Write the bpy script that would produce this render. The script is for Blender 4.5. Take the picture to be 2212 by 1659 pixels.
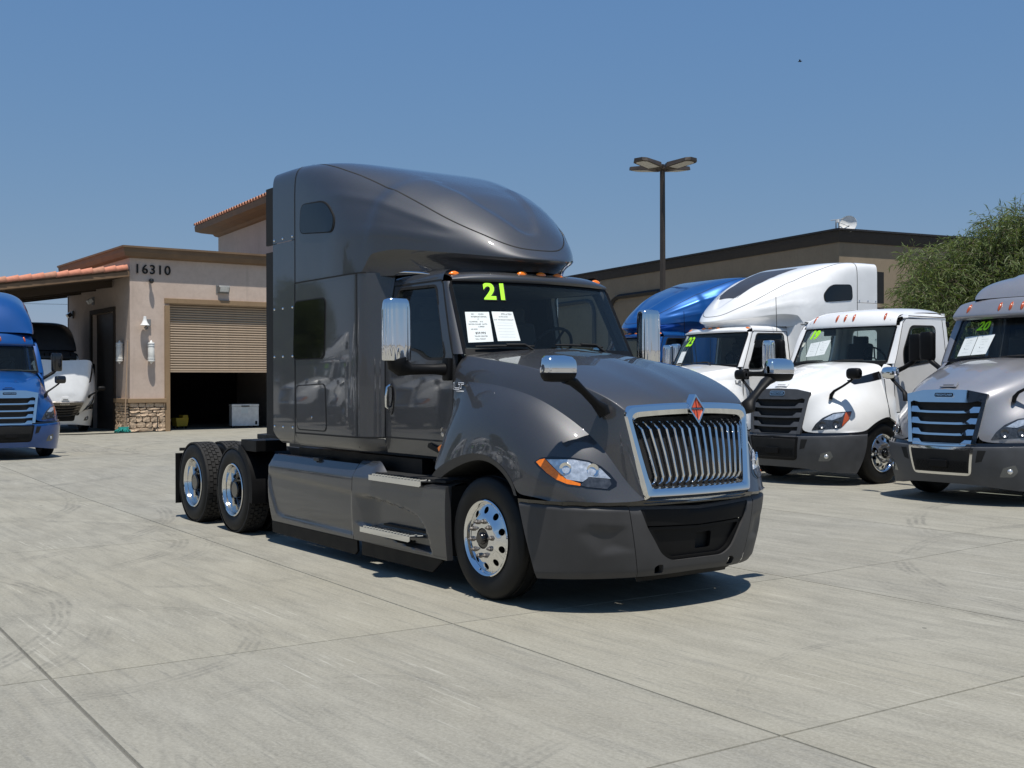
import bpy, bmesh, math, random
import numpy as np
from mathutils import Vector, Matrix
from mathutils.bvhtree import BVHTree
from mathutils.geometry import delaunay_2d_cdt

scene = bpy.context.scene
for o_ in list(bpy.data.objects):
    bpy.data.objects.remove(o_)
col = scene.collection
R = math.radians
rnd = random.Random(7)

# ------------------------------------------------------------------ camera
cam_d = bpy.data.cameras.new('camera')
cam = bpy.data.objects.new('camera', cam_d)
col.objects.link(cam)
cam_d.sensor_width = 36.0
cam_d.lens = 36.0 * 2475.2 / 2212.0
cam_d.clip_start = 0.1
cam_d.clip_end = 6000.0
cam_pos = Vector((7.709, -6.452, 1.7725))
yaw, pit, rol = R(144.276), R(-0.073), R(-0.161)
fw = Vector((math.cos(yaw) * math.cos(pit), math.sin(yaw) * math.cos(pit), math.sin(pit)))
rt = Vector((math.sin(yaw), -math.cos(yaw), 0))
up = rt.cross(fw)
rt2 = rt * math.cos(rol) + up * math.sin(rol)
up2 = up * math.cos(rol) - rt * math.sin(rol)
cam.matrix_world = Matrix(((rt2.x, up2.x, -fw.x, cam_pos.x), (rt2.y, up2.y, -fw.y, cam_pos.y),
                           (rt2.z, up2.z, -fw.z, cam_pos.z), (0, 0, 0, 1)))
scene.camera = cam

# ------------------------------------------------------------------ sky and sun
SUN_EL, SUN_AZ = R(72.5), R(-22.0)          # azimuth measured from +x towards +y
world = bpy.data.worlds.new('World')
scene.world = world
world.use_nodes = True
wn = world.node_tree
wn.nodes.clear()
sky = wn.nodes.new('ShaderNodeTexSky')
sky.sky_type = 'NISHITA'
sky.sun_disc = False
sky.sun_elevation = SUN_EL
sky.sun_rotation = R(90) - SUN_AZ
sky.altitude = 0.0
sky.air_density = 1.0
sky.dust_density = 0.0
sky.ozone_density = 6.0
bg = wn.nodes.new('ShaderNodeBackground')
bg.inputs['Strength'].default_value = 0.10
wo = wn.nodes.new('ShaderNodeOutputWorld')
# colour grading: one response curve per colour channel over the whole sky
ssp = wn.nodes.new('ShaderNodeSeparateColor')
scb = wn.nodes.new('ShaderNodeCombineColor')
wn.links.new(sky.outputs[0], ssp.inputs[0])
for i_, (a_, g_) in enumerate(((1.047, .62), (1.744, .40), (3.88, .12))):
    p_ = wn.nodes.new('ShaderNodeMath'); p_.operation = 'POWER'; p_.inputs[1].default_value = g_
    q_ = wn.nodes.new('ShaderNodeMath'); q_.operation = 'MULTIPLY'; q_.inputs[1].default_value = a_
    wn.links.new(ssp.outputs[i_], p_.inputs[0])
    wn.links.new(p_.outputs[0], q_.inputs[0])
    wn.links.new(q_.outputs[0], scb.inputs[i_])
wn.links.new(scb.outputs[0], bg.inputs[0])
wn.links.new(bg.outputs[0], wo.inputs[0])

sun_d = bpy.data.lights.new('sun', 'SUN')
sun_d.energy = 5.0
sun_d.angle = R(0.53)
sun_d.color = (1.0, 0.955, 0.88)
sun = bpy.data.objects.new('sun', sun_d)
col.objects.link(sun)
sd = Vector((math.cos(SUN_EL) * math.cos(SUN_AZ), math.cos(SUN_EL) * math.sin(SUN_AZ), math.sin(SUN_EL)))
sun.rotation_euler = sd.to_track_quat('Z', 'Y').to_euler()
sun.location = (0, 0, 40)

vs = scene.view_settings
scene.display_settings.display_device = 'sRGB'
vs.view_transform = 'Standard'
vs.look = 'None'
vs.exposure = 0.0
vs.gamma = 1.0
vs.use_curve_mapping = False

# ------------------------------------------------------------------ materials
def new_mat(name):
    m = bpy.data.materials.new(name)
    m.use_nodes = True
    nt = m.node_tree
    b = nt.nodes['Principled BSDF']
    return m, nt, b

def N(nt, typ, **kw):
    n = nt.nodes.new(typ)
    for k, v in kw.items():
        if k.startswith('i_'):
            n.inputs[k[2:]].default_value = v
        else:
            setattr(n, k, v)
    return n

def coords(nt, scale=None, kind='Object'):
    t = N(nt, 'ShaderNodeTexCoord')
    if scale is None:
        return t.outputs[kind]
    mp = N(nt, 'ShaderNodeMapping')
    mp.inputs['Scale'].default_value = scale
    nt.links.new(t.outputs[kind], mp.inputs['Vector'])
    return mp.outputs['Vector']

def noise(nt, vec, scale, detail=4, rough=0.55):
    n = N(nt, 'ShaderNodeTexNoise')
    n.inputs['Scale'].default_value = scale
    n.inputs['Detail'].default_value = detail
    n.inputs['Roughness'].default_value = rough
    nt.links.new(vec, n.inputs['Vector'])
    return n.outputs['Fac']

def ramp(nt, fac, stops):
    r = N(nt, 'ShaderNodeValToRGB')
    el = r.color_ramp.elements
    while len(el) < len(stops):
        el.new(0.5)
    for e, (p, c) in zip(el, stops):
        e.position = p
        e.color = c if len(c) == 4 else (*c, 1)
    nt.links.new(fac, r.inputs['Fac'])
    return r.outputs['Color']

def maprange(nt, v, a, b, c, d, smooth=False):
    n = N(nt, 'ShaderNodeMapRange')
    if smooth:
        n.interpolation_type = 'SMOOTHSTEP'
    for i, x in enumerate((a, b, c, d)):
        n.inputs[i + 1].default_value = x
    nt.links.new(v, n.inputs[0])
    return n.outputs[0]

def math_n(nt, op, a, b=None):
    n = N(nt, 'ShaderNodeMath', operation=op)
    for i, v in enumerate((a, b)):
        if v is None:
            continue
        if isinstance(v, (int, float)):
            n.inputs[i].default_value = v
        else:
            nt.links.new(v, n.inputs[i])
    return n.outputs[0]

def mixc(nt, fac, a, b, mode='MIX'):
    n = N(nt, 'ShaderNodeMix', data_type='RGBA', blend_type=mode)
    for i, v in ((0, fac), (6, a), (7, b)):
        if isinstance(v, (int, float)):
            n.inputs[i].default_value = v
        elif isinstance(v, tuple):
            n.inputs[i].default_value = v if len(v) == 4 else (*v, 1)
        else:
            nt.links.new(v, n.inputs[i])
    return n.outputs[2]

def bump(nt, b, height, strength=0.3, dist=0.01):
    n = N(nt, 'ShaderNodeBump')
    n.inputs['Strength'].default_value = strength
    n.inputs['Distance'].default_value = dist
    nt.links.new(height, n.inputs['Height'])
    nt.links.new(n.outputs[0], b.inputs['Normal'])

def simple(name, c, rough=0.5, metal=0.0, coat=0.0, var=0.12, vscale=6.0, spec=0.5, bumps=0.0, bscale=200.0):
    m, nt, b = new_mat(name)
    b.inputs['Roughness'].default_value = rough
    b.inputs['Metallic'].default_value = metal
    b.inputs['Coat Weight'].default_value = coat
    b.inputs['Coat Roughness'].default_value = 0.04
    b.inputs['Specular IOR Level'].default_value = spec
    v = coords(nt)
    f = noise(nt, v, vscale, 5)
    lo = tuple(max(0, x * (1 - var)) for x in c)
    hi = tuple(min(1, x * (1 + var)) for x in c)
    nt.links.new(ramp(nt, f, [(0.3, lo), (0.7, hi)]), b.inputs['Base Color'])
    nt.links.new(maprange(nt, f, 0.3, 0.7, max(0.0, rough - 0.06), min(1, rough + 0.06)), b.inputs['Roughness'])
    if bumps:
        bump(nt, b, noise(nt, v, bscale, 3), bumps, 0.004)
    return m

def paint(name, c, metal=0.0, rough=0.35, coat=1.0, flake=0.0):
    m, nt, b = new_mat(name)
    b.inputs['Metallic'].default_value = metal
    b.inputs['Roughness'].default_value = rough
    b.inputs['Coat Weight'].default_value = coat
    b.inputs['Coat Roughness'].default_value = 0.025
    v = coords(nt)
    f = noise(nt, v, 3.0, 4)
    cc = ramp(nt, f, [(0.3, tuple(x * 0.95 for x in c)), (0.7, tuple(min(1, x * 1.05) for x in c))])
    if flake:
        w = N(nt, 'ShaderNodeTexVoronoi')
        w.inputs['Scale'].default_value = 420.0
        nt.links.new(v, w.inputs['Vector'])
        cc = mixc(nt, flake, cc, mixc(nt, 1.0, cc, w.outputs['Color'], 'MULTIPLY'))
    nt.links.new(cc, b.inputs['Base Color'])
    return m

def glass(name, tint, refl=1.0, haze=(0.02, 0.025, 0.03), hazef=0.10):
    m = bpy.data.materials.new(name)
    m.use_nodes = True
    nt = m.node_tree
    nt.nodes.clear()
    out = N(nt, 'ShaderNodeOutputMaterial')
    tr = N(nt, 'ShaderNodeBsdfTransparent')
    tr.inputs[0].default_value = (*tint, 1)
    gl = N(nt, 'ShaderNodeBsdfGlossy')
    gl.inputs['Roughness'].default_value = 0.01
    df = N(nt, 'ShaderNodeBsdfDiffuse')
    df.inputs[0].default_value = (*haze, 1)
    m1 = N(nt, 'ShaderNodeMixShader')
    m1.inputs[0].default_value = hazef
    nt.links.new(tr.outputs[0], m1.inputs[1])
    nt.links.new(df.outputs[0], m1.inputs[2])
    fr = N(nt, 'ShaderNodeFresnel')
    gb = N(nt, 'ShaderNodeNewGeometry')
    nt.links.new(math_n(nt, 'SUBTRACT', 1.5, math_n(nt, 'MULTIPLY', gb.outputs['Backfacing'], 1.5 - 1 / 1.5)), fr.inputs[0])
    ms = N(nt, 'ShaderNodeMixShader')
    nt.links.new(math_n(nt, 'MULTIPLY', fr.outputs[0], refl), ms.inputs[0])
    nt.links.new(m1.outputs[0], ms.inputs[1])
    nt.links.new(gl.outputs[0], ms.inputs[2])
    nt.links.new(ms.outputs[0], out.inputs[0])
    return m

M = {}
M['grey'] = paint('charcoal_metallic_paint', (0.064, 0.065, 0.070), 0.5, 0.46, 1.0, 0.35)
M['grey_flat'] = simple('grey_bumper_plastic', (0.052, 0.051, 0.052), 0.5, 0.0, 0.0, .1, 6, .3)
M['white'] = paint('white_truck_paint', (0.80, 0.80, 0.79), 0.0, 0.3)
M['blue'] = paint('blue_metallic_paint', (0.002, 0.085, 0.32), 0.45, 0.33, 1.0, 0.2)
M['blue2'] = paint('royal_blue_paint', (0.0015, 0.062, 0.25), 0.2, 0.33, 1.0, 0.1)
M['silver'] = paint('silver_metallic_paint', (0.36, 0.355, 0.37), 0.5, 0.38, 1.0, 0.25)
M['slate'] = simple('slate_bumper_plastic', (0.060, 0.063, 0.070), 0.5)
M['chrome'] = simple('chrome', (0.78, 0.79, 0.80), 0.045, 1.0, 0.0, 0.02)
M['alu'] = simple('polished_aluminium', (0.76, 0.755, 0.74), 0.10, 1.0, 0.0, 0.04)
M['steel'] = simple('dull_steel', (0.22, 0.205, 0.19), 0.4, 0.9, 0.0, 0.25, 30.0)
M['black'] = simple('black_plastic', (0.006, 0.006, 0.0065), 0.5, 0, 0, .15, 6, .16)
M['gloss_black'] = simple('gloss_black', (0.006, 0.006, 0.007), 0.12, 0.0, 0.6)
M['matte_black'] = simple('matte_black', (0.007, 0.007, 0.007), 0.8)
M['tyre'] = simple('tyre_rubber', (0.009, 0.0088, 0.0085), 0.55, 0.0, 0.0, 0.3, 9.0, 0.25)
M['tread'] = simple('tyre_tread_rubber', (0.024, 0.023, 0.022), 0.85, 0.0, 0.0, 0.3, 14.0, 0.3)
M['frame'] = simple('chassis_black', (0.009, 0.0085, 0.008), 0.6, 0.0, 0.0, 0.4, 15.0)
M['glass'] = glass('windscreen_glass', (0.76, 0.86, 0.86), 0.7, (0.10, 0.13, 0.14), 0.04)
M['glass_door'] = glass('tinted_door_glass', (0.72, 0.78, 0.76), 1.0, (0.01, 0.012, 0.015), 0.06)
M['glass_dark'] = simple('dark_privacy_glass', (0.004, 0.0045, 0.006), 0.02, 0.0, 0.0, 0.05, 2.0, 0.6)
M['amber'] = simple('amber_lens', (0.85, 0.20, 0.008), 0.18, 0.0, 0.5, 0.15, 60.0)
M['red_amber'] = simple('dark_amber_lens', (0.42, 0.075, 0.02), 0.18, 0.0, 0.5, 0.2, 60.0)
M['lamp'] = simple('headlamp_reflector', (0.72, 0.73, 0.74), 0.16, 0.65, 0.6, 0.30, 26.0, 0.5, 1.0, 30.0)
M['lamp_dark'] = simple('headlamp_dark_housing', (0.06, 0.065, 0.075), 0.2, 0.4, 0.6, 0.4, 30.0, 0.5, 0.6, 60.0)
M['foglamp'] = simple('fog_lamp_lens', (0.13, 0.135, 0.135), 0.15, 0.2, 0.5)
M['interior'] = simple('cab_interior_grey', (0.035, 0.036, 0.038), 0.75)
M['dash'] = simple('dashboard_grey', (0.10, 0.105, 0.105), 0.7)
M['fabric'] = simple('seat_fabric', (0.035, 0.035, 0.037), 0.9)
M['paper'] = simple('paper', (0.74, 0.78, 0.77), 0.9, 0, 0, 0.03)
M['ink'] = simple('printed_ink', (0.06, 0.06, 0.06), 0.9)
M['roof_dark'] = simple('dark_grey_roof', (.035, .04, .047), .4, 0, .3)
M['neon'] = simple('fluorescent_yellow_green_sticker', (0.42, 0.95, 0.012), 0.55, 0, 0, 0.02)
M['orange'] = simple('orange_red_enamel', (0.62, 0.085, 0.025), 0.3, 0, 0.5)
M['white_plastic'] = simple('white_plastic', (0.78, 0.78, 0.76), 0.45)

# ------------------------------------------------------------------ mesh tools
def tag(o, label=None, cat=None, group=None, kind=None):
    if label: o['label'] = label
    if cat: o['category'] = cat
    if group: o['group'] = group
    if kind: o['kind'] = kind
    return o

def thing(name, loc=(0, 0, 0), rz=0.0, label=None, cat=None, group=None):
    o = bpy.data.objects.new(name, None)
    o.empty_display_size = 0.3
    col.objects.link(o)
    o.location = loc
    o.rotation_euler = (0, 0, rz)
    return tag(o, label, cat, group)

def meshobj(name, verts, faces, mat, parent=None, smooth=None, bevel=0.0, seg=2):
    me = bpy.data.meshes.new(name)
    me.from_pydata([tuple(v) for v in verts], [], [tuple(f) for f in faces])
    if bevel > 0:
        bm = bmesh.new()
        bm.from_mesh(me)
        bmesh.ops.remove_doubles(bm, verts=bm.verts, dist=1e-5)
        es = [e for e in bm.edges if len(e.link_faces) == 2 and e.calc_face_angle(0) > R(28)]
        bmesh.ops.bevel(bm, geom=es, offset=bevel, segments=seg, profile=0.6, affect='EDGES', clamp_overlap=True)
        bm.to_mesh(me)
        bm.free()
    me.materials.append(mat)
    if smooth is not None:
        me.shade_smooth()
        if smooth < 180:
            me.set_sharp_from_angle(angle=R(smooth))
    me.update()
    o = bpy.data.objects.new(name, me)
    col.objects.link(o)
    if parent is not None:
        o.parent = parent
    return o

class MB:
    def __init__(s):
        s.v, s.f = [], []
    def add(s, verts, faces):
        b = len(s.v)
        s.v += [tuple(float(c) for c in v) for v in verts]
        s.f += [tuple(b + i for i in f) for f in faces]
        return s
    def box(s, c, d, rot=None):
        x, y, z = d[0] / 2, d[1] / 2, d[2] / 2
        vs_ = [Vector(p) for p in ((-x, -y, -z), (x, -y, -z), (x, y, -z), (-x, y, -z), (-x, -y, z), (x, -y, z), (x, y, z), (-x, y, z))]
        if rot is not None:
            if isinstance(rot, (int, float)):
                rot = Matrix.Rotation(rot, 3, 'Z')
            vs_ = [rot @ v for v in vs_]
        c = Vector(c)
        return s.add([v + c for v in vs_], [(0, 3, 2, 1), (4, 5, 6, 7), (0, 1, 5, 4), (1, 2, 6, 5), (2, 3, 7, 6), (3, 0, 4, 7)])
    def tube(s, pts, r, n=8, caps=True, closed=False, flat=1.0):
        pts = [Vector(p) for p in pts]
        K = len(pts)
        rs = list(r) if hasattr(r, '__len__') else [r] * K
        prev = None
        rings = []
        for i, p in enumerate(pts):
            a = pts[(i - 1) % K] if (closed or i > 0) else p
            b = pts[(i + 1) % K] if (closed or i < K - 1) else p
            t = (b - a).normalized()
            if prev is None:
                u = t.cross(Vector((0, 0, 1)))
                if u.length < 1e-3:
                    u = t.cross(Vector((1, 0, 0)))
                u.normalize()
            else:
                u = (prev - t * prev.dot(t)).normalized()
            prev = u
            w = t.cross(u)
            rings.append([p + u * (rs[i] * math.cos(2 * math.pi * k / n)) + w * (rs[i] * flat * math.sin(2 * math.pi * k / n)) for k in range(n)])
        vs_ = [v for rg in rings for v in rg]
        fs = []
        for i in range(K if closed else K - 1):
            j = (i + 1) % K
            for k in range(n):
                l = (k + 1) % n
                fs.append((i * n + k, i * n + l, j * n + l, j * n + k))
        if caps and not closed:
            fs.append(tuple(range(n - 1, -1, -1)))
            fs.append(tuple((K - 1) * n + k for k in range(n)))
        return s.add(vs_, fs)
    def cyl(s, p0, p1, r0, r1=None, n=16):
        return s.tube([p0, p1], [r0, r0 if r1 is None else r1], n)
    def lathe(s, prof, c, axis='y', n=32, sgn=1, a0=0.0, a1=None):
        """prof: (radius, along-axis) pairs"""
        full = a1 is None
        a1 = 2 * math.pi if full else a1
        m = n if full else n + 1
        vs_ = []
        for r, h in prof:
            for k in range(m):
                a = a0 + (a1 - a0) * k / n
                ca, sa = r * math.cos(a), r * math.sin(a)
                if axis == 'y':
                    vs_.append((c[0] + ca, c[1] + sgn * h, c[2] + sa))
                elif axis == 'z':
                    vs_.append((c[0] + ca, c[1] + sa, c[2] + h))
                else:
                    vs_.append((c[0] + sgn * h, c[1] + ca, c[2] + sa))
        fs = []
        for i in range(len(prof) - 1):
            for k in range(n):
                l = (k + 1) % m
                q = (i * m + k, (i + 1) * m + k, (i + 1) * m + l, i * m + l)
                fs.append(q if sgn > 0 else q[::-1])
        return s.add(vs_, fs)
    def prism(s, poly, a, b, f=None):
        """poly 2D; f(u,v,w) -> 3D; extruded from w=a to w=b"""
        f = f or (lambda u, v, w: (u, w, v))
        n = len(poly)
        vs_ = [f(u, v, a) for u, v in poly] + [f(u, v, b) for u, v in poly]
        fs = [tuple(range(n)), tuple(range(2 * n - 1, n - 1, -1))]
        for i in range(n):
            j = (i + 1) % n
            fs.append((i, i + n, j + n, j))
        return s.add(vs_, fs)
    def grid(s, P, cu=False, cv=False, flip=False):
        P = np.asarray(P, float)
        a, b = P.shape[:2]
        fs = []
        for i in range(a if cu else a - 1):
            for j in range(b if cv else b - 1):
                i2, j2 = (i + 1) % a, (j + 1) % b
                q = (i * b + j, i2 * b + j, i2 * b + j2, i * b + j2)
                fs.append(q[::-1] if flip else q)
        return s.add(P.reshape(-1, 3), fs)
    def mirror(s):
        m = MB()
        m.v = [(x, -y, z) for x, y, z in s.v]
        m.f = [f[::-1] for f in s.f]
        return m
    def side(s, sg):
        return s if sg < 0 else s.mirror()
    def build(s, name, mat, parent=None, smooth=None, bevel=0.0, seg=2):
        return meshobj(name, s.v, s.f, mat, parent, smooth, bevel, seg)
    def bvh(s):
        return BVHTree.FromPolygons([Vector(v) for v in s.v], s.f)

def bsp(P, n):
    """uniform cubic B-spline that starts and ends on the end points; P [K,...] -> [(K-1)*n+1,...]"""
    P = np.asarray(P, float)
    Q = np.concatenate([[2 * P[0] - P[1]], P, [2 * P[-1] - P[-2]]])
    out = []
    for i in range(len(P) - 1):
        for k in range(n + (i == len(P) - 2)):
            t = k / n
            w = ((1 - t) ** 3 / 6, (3 * t ** 3 - 6 * t * t + 4) / 6, (-3 * t ** 3 + 3 * t * t + 3 * t + 1) / 6, t ** 3 / 6)
            out.append(sum(w[j] * Q[i + j] for j in range(4)))
    return np.array(out)

def surf(net, nu=4, nv=4):
    A = bsp(np.asarray(net, float), nu)
    B = bsp(np.swapaxes(A, 0, 1), nv)
    return np.swapaxes(B, 0, 1)

def interp(x, xs, ys):
    """smooth (monotone cubic) interpolation of knots"""
    xs = np.asarray(xs, float); ys = np.asarray(ys, float)
    h = np.diff(xs); d = np.diff(ys) / h
    m = np.zeros(len(xs))
    m[0], m[-1] = d[0], d[-1]
    for i in range(1, len(xs) - 1):
        m[i] = 0 if d[i - 1] * d[i] <= 0 else 2 * d[i - 1] * d[i] / (d[i - 1] + d[i])
    x = np.clip(np.asarray(x, float), xs[0], xs[-1])
    i = np.clip(np.searchsorted(xs, x, side='right') - 1, 0, len(xs) - 2)
    t = (x - xs[i]) / h[i]
    return ((2 * t**3 - 3 * t**2 + 1) * ys[i] + (t**3 - 2 * t**2 + t) * h[i] * m[i]
            + (-2 * t**3 + 3 * t**2) * ys[i + 1] + (t**3 - t**2) * h[i] * m[i + 1])

def sstep(a, b, x):
    t = np.clip((x - a) / (b - a), 0, 1)
    return t * t * (3 - 2 * t)

def inpoly(p, poly):
    x, y = p
    c = False
    j = len(poly) - 1
    for i in range(len(poly)):
        xi, yi = poly[i]; xj, yj = poly[j]
        if (yi > y) != (yj > y) and x < (xj - xi) * (y - yi) / (yj - yi) + xi:
            c = not c
        j = i
    return c

def sdist(p, poly):
    """signed distance to polygon, negative inside"""
    best = 1e9
    px, py = p
    for i in range(len(poly)):
        ax, ay = poly[i - 1]; bx, by = poly[i]
        dx, dy = bx - ax, by - ay
        t = max(0, min(1, ((px - ax) * dx + (py - ay) * dy) / (dx * dx + dy * dy + 1e-12)))
        d = math.hypot(px - ax - t * dx, py - ay - t * dy)
        best = min(best, d)
    return -best if inpoly(p, poly) else best

def rpoly(pts, r, n=5):
    """round the corners of a polygon; r scalar or list"""
    out = []
    K = len(pts)
    for i in range(K):
        p0, p1, p2 = (Vector(pts[i - 1]).to_2d(), Vector(pts[i]).to_2d(), Vector(pts[(i + 1) % K]).to_2d())
        rr = r[i] if hasattr(r, '__len__') else r
        if rr <= 0:
            out.append(tuple(p1)); continue
        a = (p0 - p1); b = (p2 - p1)
        rr = min(rr, a.length * 0.48, b.length * 0.48)
        a.normalize(); b.normalize()
        A, B = p1 + a * rr, p1 + b * rr
        for k in range(n + 1):
            t = k / n
            out.append(tuple(A * (1 - t) ** 2 + p1 * 2 * t * (1 - t) + B * t * t))
    return out

def densify(loop, step):
    out = []
    for i in range(len(loop)):
        a, b = loop[i], loop[(i + 1) % len(loop)]
        L = math.hypot(b[0] - a[0], b[1] - a[1])
        k = max(1, int(L / step + 0.5))
        for j in range(k):
            t = j / k
            out.append((a[0] + (b[0] - a[0]) * t, a[1] + (b[1] - a[1]) * t))
    return out

def panel(mb, outer, holes=(), f=None, step=0.08, depth=None, dhole=None, flip=False):
    """flat polygon with holes, triangulated, mapped by f(u,v)->xyz; edges get a rim f(u,v)+depth"""
    loops = [densify(outer, step)] + [densify(h, step) for h in holes]
    vs_, es = [], []
    for lp_ in loops:
        b = len(vs_)
        vs_ += [Vector(p) for p in lp_]
        es += [(b + i, b + (i + 1) % len(lp_)) for i in range(len(lp_))]
    us = [p[0] for p in loops[0]]; ws_ = [p[1] for p in loops[0]]
    u = min(us) + step * 0.53
    nb = len(vs_)
    bpts = np.array([tuple(v) for v in vs_])
    while u < max(us):
        w = min(ws_) + step * 0.47
        while w < max(ws_):
            if inpoly((u, w), loops[0]) and not any(inpoly((u, w), h) for h in loops[1:]):
                if np.min((bpts[:, 0] - u) ** 2 + (bpts[:, 1] - w) ** 2) > (step * 0.45) ** 2:
                    vs_.append(Vector((u, w)))
            w += step
        u += step
    V2, E2, F2, *_ = delaunay_2d_cdt(vs_, es, [], 0, 1e-6)
    fs = []
    for f_ in F2:
        cx_ = sum(V2[i].x for i in f_) / len(f_); cy_ = sum(V2[i].y for i in f_) / len(f_)
        if inpoly((cx_, cy_), loops[0]) and not any(inpoly((cx_, cy_), h) for h in loops[1:]):
            fs.append(tuple(f_)[::-1] if flip else tuple(f_))
    P3 = [Vector(f(v.x, v.y)) for v in V2]
    mb.add(P3, fs)
    for li, lp_ in enumerate(loops):
        d = depth if li == 0 else (dhole if dhole is not None else depth)
        if d is None:
            continue
        d = Vector(d)
        A = [Vector(f(*p)) for p in lp_]
        n = len(A)
        fr = []
        for i in range(n):
            j = (i + 1) % n
            q = (i, j, j + n, i + n)
            fr.append(q)
        mb.add(A + [a + d for a in A], fr)
    return mb

def strip(mb, pts, width, bv=None, off=0.003, nrm=None):
    """thin ribbon along pts, laid on a surface"""
    P = [Vector(p) for p in pts]
    loc, nn = [], []
    for p in P:
        if bv is not None:
            l, n, i, d = bv.find_nearest(p)
            if nrm is not None and n.dot(Vector(nrm)) < 0:
                n = -n
        else:
            l, n = p, Vector(nrm)
        loc.append(l + n * off); nn.append(n)
    vs_, fs = [], []
    for i in range(len(P)):
        t = (loc[min(i + 1, len(P) - 1)] - loc[max(i - 1, 0)]).normalized()
        s_ = nn[i].cross(t).normalized() * width / 2
        vs_ += [loc[i] + s_, loc[i] - s_]
    for i in range(len(P) - 1):
        fs.append((2 * i, 2 * i + 2, 2 * i + 3, 2 * i + 1))
    return mb.add(vs_, fs)

def text(name, body, size, mat, parent, frame, extrude=0.002, offset=0.0, shear=0.0, align='CENTER', spacing=1.0):
    """frame = (origin, right, up)"""
    cu = bpy.data.curves.new(name, 'FONT')
    cu.body = body
    cu.size = size
    cu.align_x = align
    cu.align_y = 'CENTER'
    cu.extrude = extrude
    cu.offset = offset
    cu.shear = shear
    cu.space_character = spacing
    cu.materials.append(mat)
    t_ = bpy.data.objects.new(name, cu)
    col.objects.link(t_)
    bpy.context.view_layer.update()
    me = bpy.data.meshes.new_from_object(t_.evaluated_get(bpy.context.evaluated_depsgraph_get()))
    bpy.data.objects.remove(t_)
    bpy.data.curves.remove(cu)
    me.name = name
    o = bpy.data.objects.new(name, me)
    col.objects.link(o)
    og, r_, u_ = (Vector(x) for x in frame)
    r_.normalize()
    n_ = r_.cross(u_).normalized()
    u_ = n_.cross(r_)
    o.matrix_local = Matrix(((r_.x, u_.x, n_.x, og.x), (r_.y, u_.y, n_.y, og.y), (r_.z, u_.z, n_.z, og.z), (0, 0, 0, 1)))
    if parent is not None:
        o.parent = parent
    return o

def copy_tree(o, parent=None, skip=()):
    c = o.copy()
    col.objects.link(c)
    if parent is not None:
        c.parent = parent
        c.matrix_parent_inverse = Matrix.Identity(4)
    for ch in list(o.children):
        if ch.name.split('.')[0] in skip:
            continue
        copy_tree(ch, c, skip)
    return c

def walk(o):
    yield o
    for c in o.children:
        yield from walk(c)

def repaint(root, table):
    for o in walk(root):
        for sl in o.material_slots:
            m = table.get(sl.material.name) if sl.material is not None else None
            if m is not None:
                sl.link = 'OBJECT'
                sl.material = m

def gz(x, y):
    """the yard rises very slightly towards the back"""
    return 0.10 * float(sstep(2.0, 7.5, y)) * (1 - float(sstep(-14, -24, x)) * 0.3) + 0.07 * float(sstep(-10, -19, x)) * (1 - float(sstep(2.0, 7.5, y)))
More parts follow.
